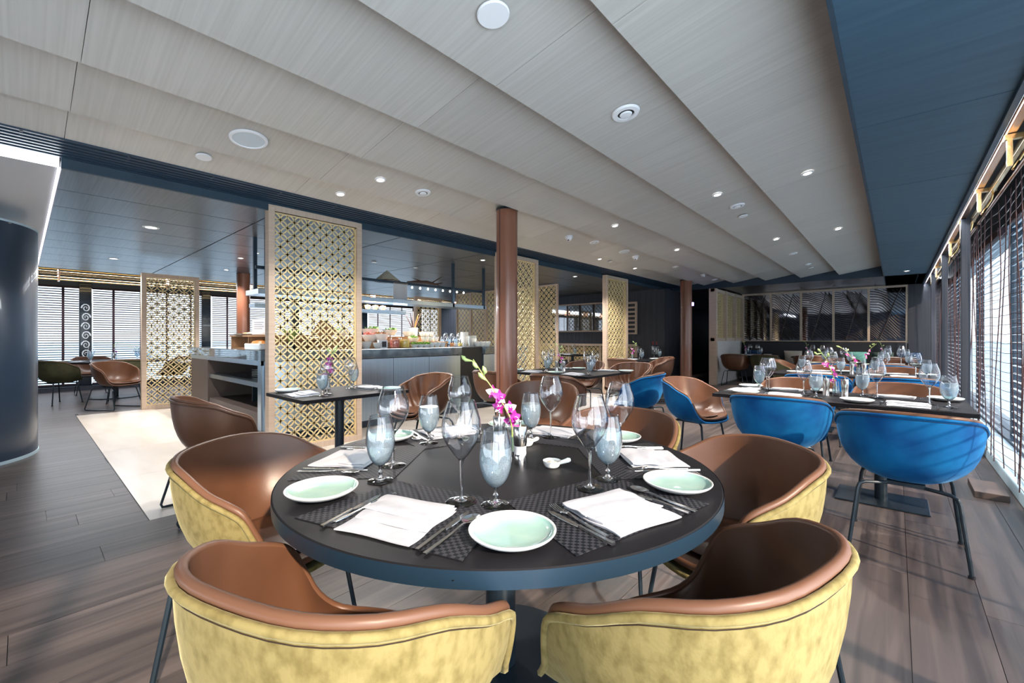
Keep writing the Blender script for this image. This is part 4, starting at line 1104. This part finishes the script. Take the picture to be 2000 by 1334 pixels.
orchid(vp + Vector((0, 0, .02)), [cw(.003, 1.695, .76), cw(.0, 1.69, .85), cw(-.01, 1.67, .90), cw(-.045, 1.64, .97), cw(-.10, 1.62, 1.05), cw(-.145, 1.62, 1.12)], 'magenta orchid spray with green buds on the round table', 6, 1.25)
def dish(px, py, ang, label):
    p = tb(px, py); t = thing('butter_dish', label, 'dish', p, ang, 'butter dishes')
    ob('cup', MB().lathe(smooth_prof([(0, 0), (.02, 0), (.028, .008), (.0325, .022), (.031, .023), (.027, .012), (0, .006)], 3), 32), M['white_glaze'], t)
    ob('handle', MB().tube([(.028, 0, .013), (.045, 0, .016), (.062, 0, .020), (.070, 0, .021)], [.007, .0075, .009, .006], 8), M['white_glaze'], t)
    ob('butter', MB().lathe([(.026, .012), (.018, .018), (.008, .020), (.003, .027), (0, .028)], 9), M['cream_cushion'], t)
dish(1078, 912, R(CA + 15), 'white spoon-shaped butter dish at the middle of the round table'); dish(1028, 870, R(CA + 40), 'white butter dish behind the pepper mill')

# rectangular tables
def setting(cx, cy_, ang, where, grp, tname, full=True, both=True, wmirror=1, mat_=True, cut=True):
    """cx,cy = point on table edge in front of the sitter; ang = facing direction (deg)"""
    a = R(ang); f = Vector((cos(a), sin(a), 0)); r = Vector((f.y, -f.x, 0)); o = Vector((cx, cy_, 0)); rz = a - pi / 2
    def L(x, y, z): return o + r * x + f * y + Vector((0, 0, z))
    if mat_: tag(ob('placemat', MAT_R, None, None, L(0, .02, zt), rz), 'black woven placemat at %s of %s' % (where, tname), 'placemat', grp)
    put('napkin', L(0, .145, zm), rz + R(random.uniform(-4, 4)), 'white napkin at %s of %s' % (where, tname), grp)
    put('plate', L(-.27, .14, TZ + .001), 0, 'pale bread plate at %s of %s' % (where, tname), grp)
    if cut:
        put('fork', L(-.14, .15, zm), rz, 'fork at %s of %s' % (where, tname), grp)
        put('knife', L(.14, .15, zm), rz, 'knife at %s of %s' % (where, tname), grp)
    glass_out('wine', L(.11 * wmirror, .30, TZ + .0026), 'wine glass at %s of %s' % (where, tname), grp)
    if both: glass_out('goblet', L(.20 * wmirror, .22, TZ + .0026), 'frosted water goblet at %s of %s' % (where, tname), grp)
def centre(x, y, tname, s=1., lean=(-.1, .0), mills=True, nf=4):
    b = Vector((x, y, TZ)); vase(b, 'glass vase in the middle of %s' % tname, 'table vases')
    orchid(b + Vector((0, 0, .02)), [b + Vector((0, 0, .02)), b + Vector((lean[0] * .1, lean[1] * .1, .12)), b + Vector((lean[0] * .5, lean[1] * .5, .20)), b + Vector((lean[0], lean[1], .29)), b + Vector((lean[0] * 1.7, lean[1] * 1.7, .36))], 'magenta orchid spray in the vase of %s' % tname, nf, 1.2 * s, 'orchid sprays', 3)
    if mills:
        for q, dx in enumerate((-.06, .06)):
            t = thing('pepper_mill', ('left' if q == 0 else 'right') + ' steel mill beside the vase of %s' % tname, 'mill', (x + dx, y - .03, TZ), 0, 'pepper mills')
            ob('body', MB().lathe([(0, 0), (.0255, 0), (.0225, .036), (.0225, .066), (.0258, .09), (.0255, .138), (0, .138)], 20), M['steel'], t)
            ob('knob', MB().lathe([(.004, .138), (.0065, .152), (0, .159)], 10), M['steel'], t)
def rt(tn, gname, y0, y1, xs_near, xs_far, cut=True, near=('the near left seat', 'the near right seat'), far=('the far left seat', 'the far right seat'), mt=True):
    for x, w_ in zip(xs_near, near): setting(x, y0, 90, w_, gname, tn, mat_=mt, cut=cut)
    for x, w_ in zip(xs_far, far): setting(x, y1, -90, w_, gname, tn, mat_=mt, cut=cut)
rt('the near long table', 'settings on the near long table', 3.82, 4.62, (-.66, .06), (-.72, .0))
setting(-1.15, 4.22, 0, 'the left end seat', 'settings on the near long table', 'the near long table', wmirror=-1)
centre(-.36, 4.30, 'the near long table', 1.1, (-.06, -.02))
rt('the second long table', 'settings on the second long table', 6.6, 7.4, (-.72, .06), (-.78, .0)); centre(-.36, 7.0, 'the second long table', 1., (-.12, .03))
rt('the third long table', 'settings on the third long table', 9.3, 10.1, (-.8, -.05), (-.8, .0), cut=False, mt=False); centre(-.42, 9.7, 'the third long table', 1., (.1, .03), False)
for x, tn in ((-.02, 'the window banquette table'), (-1.45, 'the middle banquette table'), (-2.85, 'the partition banquette table')):
    setting(x, 12.6, 90, 'the near seat', 'settings on the banquette tables', tn, mat_=False, cut=False); setting(x, 13.4, -90, 'the bench seat', 'settings on the banquette tables', tn, mat_=False, cut=False)
    centre(x - .2, 13.0, tn, 1., (-.03, 0), False, 3)
# small table by the big screen (seats at its two ends)
setting(-3.6, 1.36, 90, 'the near left end', 'settings on the small table', 'the small screen table'); setting(-3.6, 2.28, -90, 'the far right end', 'settings on the small table', 'the small screen table')
centre(-3.78, 1.80, 'the small screen table', 1.3, (.02, .02), False, 5)
G3 = 'settings on the square table'
for x, w_ in ((-3.68, 'the near left seat'), (-3.02, 'the near right seat')): setting(x, 4.42, 90, w_, G3, 'the square table')
for x, w_ in ((-3.75, 'the far left seat'), (-3.0, 'the far right seat')): setting(x, 5.55, -90, w_, G3, 'the square table')
centre(-3.5, 5.0, 'the square table', 1.1, (-.03, .0), True, 3)
setting(-4.17, 8.35, 90, 'the near end', 'settings on the bucket table', 'the bucket table', mat_=False); setting(-3.72, 9.2, 180, 'the right side', 'settings on the bucket table', 'the bucket table', mat_=False)
centre(-4.35, 8.9, 'the bucket table', 1.2, (.03, .02), False, 3)
for x, w_ in ((-7.5, 'the left seat'), (-6.7, 'the right seat')): setting(x, 9.7, 90, w_, 'settings on the bench table', 'the bench table', mat_=False, cut=False)
setting(-7.1, 10.5, -90, 'the bench side seat', 'settings on the bench table', 'the bench table', mat_=False, cut=False)
for a_, w_ in ((-60, 'the near seat'), (30, 'the right seat'), (120, 'the blind side seat')):
    setting(-11.9 + .8 * cos(R(a_)), 1.27 + .8 * sin(R(a_)), a_ + 180, w_, 'settings on the far left round table', 'the far left round table', mat_=False, cut=False)
centre(-11.9, 1.27, 'the far left round table', 1., (.05, .0), True, 3)
setting(-10.35, 2.0, 90, 'the near side', 'settings behind the left screen', 'the table behind the left screen', mat_=False, cut=False)
setting(-10.35, 2.9, -90, 'the far side', 'settings behind the left screen', 'the table behind the left screen', mat_=False, cut=False)

# champagne bucket
bk = thing('champagne_bucket', 'steel champagne bucket on a stand behind the far table', 'bucket', (-4.72, 10.35, 0))
bk.location = at(1279, 690, .80); bk.location.z = 0; bz = .78
ob('body', MB().lathe([(0, bz), (.085, bz), (.09, bz + .01), (.105, bz + .19), (.112, bz + .20), (.102, bz + .20), (.088, bz + .02), (0, bz + .015)], 32), M['brushed_steel'], bk)
for s in (-1, 1): ob('handle', MB().tube([(s * .105, -.02, bz + .16), (s * .125, -.018, bz + .17), (s * .125, .018, bz + .17), (s * .105, .02, bz + .16)], .006, 6), M['steel'], bk)
ob('stand', MB().lathe([(0, 0), (.14, 0), (.14, .012), (.012, .03), (.012, bz - .02), (.09, bz - .005), (0, bz)], 24), M['black_metal'], bk)
for i, (dx, l) in enumerate(((-.045, 'left wine bottle with red cap in the champagne bucket'), (.045, 'right wine bottle with red cap in the champagne bucket'))):
    t = thing('wine_bottle', l, 'bottle', (bk.location.x + dx * .75, bk.location.y + dx * .66, bz + .02), 0, 'bottles in the bucket')
    ob('body', MB().lathe([(0, 0), (.036, 0), (.036, .16), (.014, .22)], 20), M['cabinet_dark'], t); ob('cap', MB().lathe([(.014, .22), (.0155, .29), (.015, .305), (0, .306)], 14), M['bottle_red'], t)

# ------------------------------------------------------------------ buffet island
def buffet():
    t = thing('buffet_island', 'stainless steel buffet island with thick stone top', 'counter', (-5.25, 1.87, 0))
    # front run along Y, x from 0 to -.8 ; side run toward -X along y=0
    ob('front_panel', MB().box(-.80, -.02, .35, 2.83, .1, .92), M['brushed_steel'], t, smooth=0, bevel=.003)
    ob('front_panel', MB().box(-.80, -.02, 3.36, 4.5, .1, .92), M['brushed_steel'], t, smooth=0, bevel=.003)
    ob('dark_niche', MB().box(-.80, -.06, 2.83, 3.36, .1, 1.05), M['black'], t, smooth=0)
    for y in (.95, 1.58, 2.2): ob('panel_joint', MB().box(-.021, -.018, y, y + .004, .1, .92), M['black'], t, smooth=0)
    ob('plinth', MB().box(-.78, -.08, .3, 4.48, 0, .1), M['navy_trim'], t, smooth=0)
    ob('plinth', MB().box(-3.4, -.3, .08, .75, 0, .1), M['navy_trim'], t, smooth=0)
    mb = MB(); pts = [(-.35 + .33 * sin(pi / 2 * k / 10), .35 - .33 * cos(pi / 2 * k / 10)) for k in range(11)]
    mb.grid([[(x, y, .1) for x, y in pts], [(x, y, .92) for x, y in pts]], flip=False)
    ob('rounded_corner', mb, M['brushed_steel'], t)
    ob('stone_top', MB().box(-.82, 0.02, .35, 2.83, .93, 1.05), M['counter_stone'], t, smooth=0, bevel=.006)
    ob('stone_top', MB().box(-.82, 0.02, 3.36, 4.52, .93, 1.05), M['counter_stone'], t, smooth=0, bevel=.006)
    cp_ = [(-.35 + .37 * sin(pi / 2 * k / 12), .35 - .37 * cos(pi / 2 * k / 12)) for k in range(13)] + [(-.82, .35), (-.82, -.02)]
    mb = MB(); n = len(cp_); mb.add([(x, y, z) for z in (.93, 1.05) for x, y in cp_], [tuple(range(n))[::-1], tuple(range(n, 2 * n))] + [(i, (i + 1) % n, n + (i + 1) % n, n + i) for i in range(n)])
    ob('stone_corner', mb, M['counter_stone'], t, smooth=20)
    ob('stone_top', MB().box(-3.55, -.82, -.02, .8, .93, 1.05), M['counter_stone'], t, smooth=0, bevel=.006)
    # side run with open shelves
    ob('cabinet_back', MB().box(-3.5, -.4, .74, .78, .1, .93), M['cabinet_dark'], t, smooth=0)
    ob('side_panel', MB().box(-3.5, -2.55, .0, .74, .1, .93), M['plinth_wood'], t, smooth=0)
    ob('side_panel', MB().box(-.46, -.35, .0, .74, .1, .93), M['brushed_steel'], t, smooth=0)
    ob('shelf_bottom', MB().box(-2.55, -.46, .02, .74, .10, .30), M['plinth_wood'], t, smooth=0)
    ob('shelf', MB().box(-2.55, -.46, .02, .74, .60, .66), M['brushed_steel'], t, smooth=0)
    ob('face_rail', MB().box(-3.5, -.35, -.01, .03, .87, .93), M['brushed_steel'], t, smooth=0)
    ob('divider', MB().box(-1.60, -1.57, .3, .74, .3, .6), M['cabinet_dark'], t, smooth=0)
buffet()
GST = 'plates and bowls on the open shelves'
for (x, y, z, r, l) in [(-6.62, 2.25, .66, .15, 'stack of big white platters on the upper open shelf'), (-5.98, 2.1, .66, .12, 'stack of white plates at the right of the upper shelf'), (-5.92, 2.08, .30, .12, 'stack of white plates on the lower open shelf')]:
    t = thing('plate_stack', l, 'plates', (x, y, z), 0, GST)
    for k in range(5): ob('plate', MB().lathe([(0, .0), (r * .6, .0), (r, .016), (r, .020), (r * .6, .006), (0, .005)], 28), M['white_glaze'], t, (0, 0, k * .022))

GBF = 'bowls and jars on the buffet'
def bowl(x, y, r, h, label, fill=None, z=1.05, stack=0, sq=False):
    t = thing('bowl', label, 'bowl', (x, y, z), 0, GBF)
    ob('body', MB().lathe(smooth_prof([(0, 0), (r * .5, 0), (r * .8, h * .45), (r, h), (r * .96, h), (r * .75, h * .5), (0, h * .12)], 3), 24), M['white_glaze'], t)
    if fill:
        rnd = random.Random(int(x * 100)); mb = MB()
        mb.lathe([(r * .9, h * .8), (r * .6, h * 1.05), (0, h * 1.15)], 14)
        for k in range(26):
            a, q = rnd.random() * 6.28, rnd.random() ** .5 * r * .85; c = Vector((q * cos(a), q * sin(a), h * 1.02 + rnd.random() * h * .25 * (1 - q / r)))
            d = Vector((rnd.uniform(-1, 1), rnd.uniform(-1, 1), rnd.uniform(.1, .8))); petal(mb, c, d, Vector((.1, .2, 1)), .04, .03, 0)
        ob('food', mb, M[fill], t, smooth=60, kind='stuff')
    for k in range(stack): ob('nested_bowl', MB().lathe([(r * .62, h * .3), (r, h), (r * .96, h)], 20), M['white_glaze'], t, (0, 0, (k + 1) * .03))
    return t
def jar(x, y, r, h, fill, label):
    t = thing('jar', label, 'jar', (x, y, 1.05), 0, GBF)
    ob('glass', MB().lathe([(0, 0), (r * .92, 0), (r, .012), (r, h * .9), (r * .9, h), (r * .86, h), (r * .96, h * .88)], 24), M['glass'], t)
    ob('contents', MB().lathe([(0, .006), (r * .93, .010), (r * .94, h * .80), (0, h * .82)], 20), M[fill], t)
def riser(x0, x1, y0, y1, z0, z1, label, m_='crate_wood'):
    t = thing('wooden_crate', label, 'crate', ((x0 + x1) / 2, (y0 + y1) / 2, z0), 0, 'wooden risers on the buffet'); hx, hy, h = (x1 - x0) / 2, (y1 - y0) / 2, z1 - z0
    ob('top_board', MB().box(-hx - .02, hx + .02, -hy - .02, hy + .02, h - .025, h), M[m_], t, smooth=0)
    for s in (-1, 1): ob('side_board', MB().box(s * hx - .015, s * hx + .015, -hy, hy, 0, h - .025), M[m_], t, smooth=0)
    ob('centre_board', MB().box(-.012, .012, -hy, hy, 0, h - .025), M[m_], t, smooth=0); ob('bottom_board', MB().box(-hx, hx, -hy, hy, 0, .015), M[m_], t, smooth=0)
    return t
riser(-7.15, -5.75, 2.0, 2.5, 1.05, 1.24, 'wooden crate riser on the corner of the buffet')
t = thing('menu_card', 'white printed card in a holder on the wooden crate', 'sign', (-6.35, 2.1, 1.265), R(20))
ob('card', MB().box(-.13, .13, -.004, .004, 0, .19), M['card'], t, smooth=0); ob('foot', MB().box(-.10, .10, -.03, .03, -.02, 0), M['card'], t, smooth=0)
for k in range(4): ob('text_line', MB().box(-.09, .09 - .03 * (k % 2), -.0055, -.004, .14 - k * .028, .144 - k * .028), M['ink'], t, smooth=0)
t = thing('platter', 'grey platter with pale food on top of the wooden crate', 'platter', (-6.75, 2.15, 1.24))
ob('dish', MB().lathe([(0, 0), (.2, 0), (.24, .02), (.2, .012), (0, .01)], 28), M['white_glaze'], t); ob('food', MB().lathe([(.15, .01), (.10, .035), (0, .045)], 14), M['orange_food'], t)
t = thing('food_tray', 'long white tray heaped with orange-red food at the counter corner', 'tray', (-6.08, 2.04, 1.05))
ob('dish', MB().box(-.27, .27, -.12, .12, 0, .08), M['white_glaze'], t, smooth=0, bevel=.015); ob('food', MB().lathe([(.12, .06), (.09, .11), (0, .13)], 18, sx=1.8), M['orange_food'], t)
t = thing('folded_linen', 'folded white linen at the rounded counter corner', 'linen', (-5.48, 2.05, 1.05)); 
for k in range(3): ob('fold', MB().box(-.13 + .01 * k, .13, -.10, .10 - .015 * k, k * .022, k * .022 + .02), M['white_cloth'], t, smooth=0, bevel=.008)
t = thing('leafy_plant', 'small dark leafy plant beside the wooden crate', 'plant', (-5.72, 2.25, 1.05))
ob('pot', MB().lathe([(0, 0), (.05, 0), (.06, .10), (.05, .10)], 18), M['black_metal'], t); mb = MB()
for k in range(12): petal(mb, Vector((0, 0, .1)), Vector((cos(k * 2.4) * .5, sin(k * 2.4) * .5, 1.2)), Vector((cos(k * 2.4), sin(k * 2.4), 0)), .22, .05, 0)
ob('leaves', mb, M['leaf'], t)
riser(-5.95, -5.45, 2.5, 3.05, 1.05, 1.2, 'wooden riser seen behind the largest lattice screen')
t = thing('cutting_board', 'tilted wooden board behind the largest lattice screen', 'board', (-5.7, 2.6, 1.2)); o = ob('board', MB().box(-.12, .12, -.01, .01, 0, .22), M['crate_wood'], t, smooth=0); o.rotation_euler = (0, R(35), R(60))
bowl(-5.7, 2.9, .11, .10, 'white bowl with greens on the hidden wooden riser', 'salad', 1.2)
bx = lambda px, x=-5.5: (x, (lambda k: x * (SN * 0 + 1))(0))
def by(px, x):   # y of a point on plane X=x at pixel column px
    q = (px - 1000) / FOC; f = x / (CS * q - SN); return SN * q * f + CS * f
items = [(715, -5.42, .075, .095, 'white bowl at the left end of the open buffet'), (737, -5.42, .06, .08, 'small white bowl second from left on the buffet')]
for px, x, r, h, l in items: bowl(x, by(px, x), r, h, l)
t = thing('picture_block', 'small white framed card block between bowls and jars', 'card', (-5.42, by(747, -5.42), 1.05), pi / 2)
ob('block', MB().box(-.07, .07, -.02, .02, 0, .12), M['card'], t, smooth=0); ob('print', MB().box(-.02, .05, -.022, -.02, .02, .10), M['ink'], t, smooth=0)
bowl(-5.72, by(722, -5.72), .11, .10, 'wide white bowl with red garnish on the buffet', 'red_food', 1.14); bowl(-5.64, by(744, -5.64), .11, .11, 'wide white bowl holding nuts on the buffet', 'crate_wood', 1.14)
bowl(-5.92, by(724, -5.92), .135, .11, 'upper oval bowl of green salad at the buffet left', 'salad', 1.22); bowl(-5.92, by(762, -5.92), .115, .08, 'oval bowl of green salad above the red jar', 'salad', 1.24)
jar(-5.45, by(771, -5.45), .075, .15, 'red_food', 'glass jar of red fruit on the buffet'); jar(-5.45, by(790, -5.45), .075, .15, 'yellow_food', 'glass jar of yellow fruit on the buffet')
for px, l in ((809, 'left'), (821, 'middle'), (833, 'right')): bowl(-5.42, by(px, -5.42), .06, .05, l + ' small dish of salad leaves on the buffet', 'salad')
bowl(-5.65, by(808, -5.65), .09, .06, 'salad bowl behind the small dishes', 'salad', 1.14); bowl(-5.93, by(795, -5.93), .08, .08, 'white bowl of pale dip behind the jars', None, 1.22)
k = 0
for row, (x, z, pxs) in enumerate(((-5.42, 1.05, (843, 854, 864)), (-5.58, 1.14, (829, 840, 851)), (-5.72, 1.14, (828, 838, 849)), (-5.9, 1.22, (824, 833, 842)))):
    for c_, px in enumerate(pxs): bowl(x, by(px, x), .052, .075, '%s cup of the %s row of white cups on the buffet' % (('left', 'middle', 'right')[c_], ('front', 'second', 'third', 'back')[row]), None, z)
bowl(-5.6, by(907, -5.6), .07, .16, 'tall white bowl stack at the dark counter niche', None, 1.05, 3); bowl(-5.6, by(922, -5.6), .085, .13, 'large square-rimmed white bowl stack near the column', None, 1.05, 2)
for px, w_ in ((932, 'first'), (942, 'second'), (952, 'third')): bowl(-5.5, by(px, -5.5), .065, .08, w_ + ' slanted white bowl right of the large stack', None)
for z0, z1, x0, x1, l in ((1.05, 1.14, -5.86, -5.52, 'low wooden step riser under the buffet bowls'), (1.05, 1.22, -6.03, -5.87, 'high wooden step riser at the back of the buffet')):
    riser(x0, x1, 3.12, 4.62, z0, z1, l)
# glass rack of stemware and cups on the buffet
for i in range(12):
    px = 864 + (i % 6) * 6.5; x = -5.75 - .15 * (i // 6); z = 1.05
    put('wine' if i % 2 else 'goblet', (x, by(px, x), z + .001), 0, '%s stem glass from the left in the %s row of the crowded buffet glasses' % (('first', 'second', 'third', 'fourth', 'fifth', 'sixth')[i % 6], ('front', 'back')[i // 6]), 'stem glasses crowded on the buffet', .8)
for i, (px, x) in enumerate(((883, -5.5), (891, -5.5), (899, -5.52))): jar(x, by(px, x), .035, .08, ('orange_food', 'white_glaze', 'yellow_food')[i], ('left', 'middle', 'right')[i] + ' small jar in front of the buffet stem glasses')
t = thing('utensil_jar', 'white pot holding dark wooden sticks on the buffet', 'pot', (-5.95, by(808, -5.95), 1.22))
ob('pot', MB().lathe([(0, 0), (.06, 0), (.07, .15), (.06, .15)], 20), M['white_glaze'], t)
for i in range(5): ob('stick', MB().tube([(0, 0, .05), (.05 * cos(i * 1.3), .05 * sin(i * 1.3), .2), (.13 * cos(i * 1.3), .13 * sin(i * 1.3), .36 + .03 * (i % 3))], [.008, .012, .006], 6), M['twig'] if i else M['orange_food'], t)

# hanging gantry above the buffet
g = thing('hanging_shelf', 'black hanging shelf frame above the buffet island', 'shelf', (-6.0, 1.9, 0))
ob('shelf_board', MB().box(-.22, .22, 0, 3.9, 1.74, 1.80), M['brushed_steel'], g, smooth=0)
for x, y in ((.2, 3.1), (.2, 3.85), (.2, .1), (-.2, .1)): ob('hanger_post', MB().box(x - .02, x + .02, y - .02, y + .02, 1.74, 2.5), M['navy_trim'], g, smooth=0)
ob('upper_rail', MB().box(.10, .14, 0, 3.9, 2.05, 2.09), M['navy_trim'], g, smooth=0)
for i in range(8): ob('bulb', MB().lathe([(0, 0), (.012, .006), (.015, .02), (.008, .035)], 10), M['lamp_glow'], g, (.12, 2.3 + i * .16, 2.0))
ob('heat_lamp_bar', MB().box(-.10, .10, 0, 2.2, 1.58, 1.63), M['brushed_steel'], g, smooth=0)
for i in range(3): ob('heat_lamp', MB().lathe([(.03, 0), (.045, .05), (.0, .06)], 14), M['lamp_orange'], g, (.05, 1.55 + i * .13, 1.64))
hp = (-6.1, by(756, -6.1), 2.02)
t = thing('straw_hat', 'conical straw hat resting on the hanging shelf rail', 'hat', (-6.0, by(756, -6.0), 2.09))
ob('cone', MB().lathe([(.20, 0), (.205, .004), (.006, .17), (0, .172)], 32), M['straw'], t, smooth=0); ob('brim_edge', MB().tube([(.202 * cos(a * pi / 12), .202 * sin(a * pi / 12), .002) for a in range(24)], .006, 5, closed=True), M['twig'], t)
t = thing('hanging_sheet', 'white paper sheet hanging from the shelf rail above the buffet', 'sheet', (-5.86, by(782, -5.86), 0), pi / 2)
ob('sheet', MB().grid([[(-.13 + .26 * i / 8, .004 * sin(i), 1.72 + (2.06 - 1.72) * j / 6) for i in range(9)] for j in range(7)]), M['paper'], t)
ob('clip_bar', MB().box(-.135, .135, -.008, .008, 2.05, 2.07), M['steel'], t, smooth=0)
t = thing('driftwood', 'dark branching driftwood on the hanging shelf rail', 'driftwood', (-5.88, by(825, -5.88), 2.10), pi / 2)
ob('trunk', MB().tube([(-.3, 0, .0), (-.12, .01, .02), (.1, 0, .03), (.28, .01, .015), (.42, 0, .05)], [.008, .02, .03, .018, .004], 8), M['twig'], t)
for a, b in (((.2, 0, .03), (.42, 0, .16)), ((.0, 0, .03), (-.2, .02, .08)), ((.25, 0, .02), (.45, .02, -.02))): ob('branch', MB().tube([a, ((a[0] + b[0]) / 2, .01, (a[2] + b[2]) / 2), b], [.012, .008, .002], 6), M['twig'], t)

bpy.context.view_layer.update()
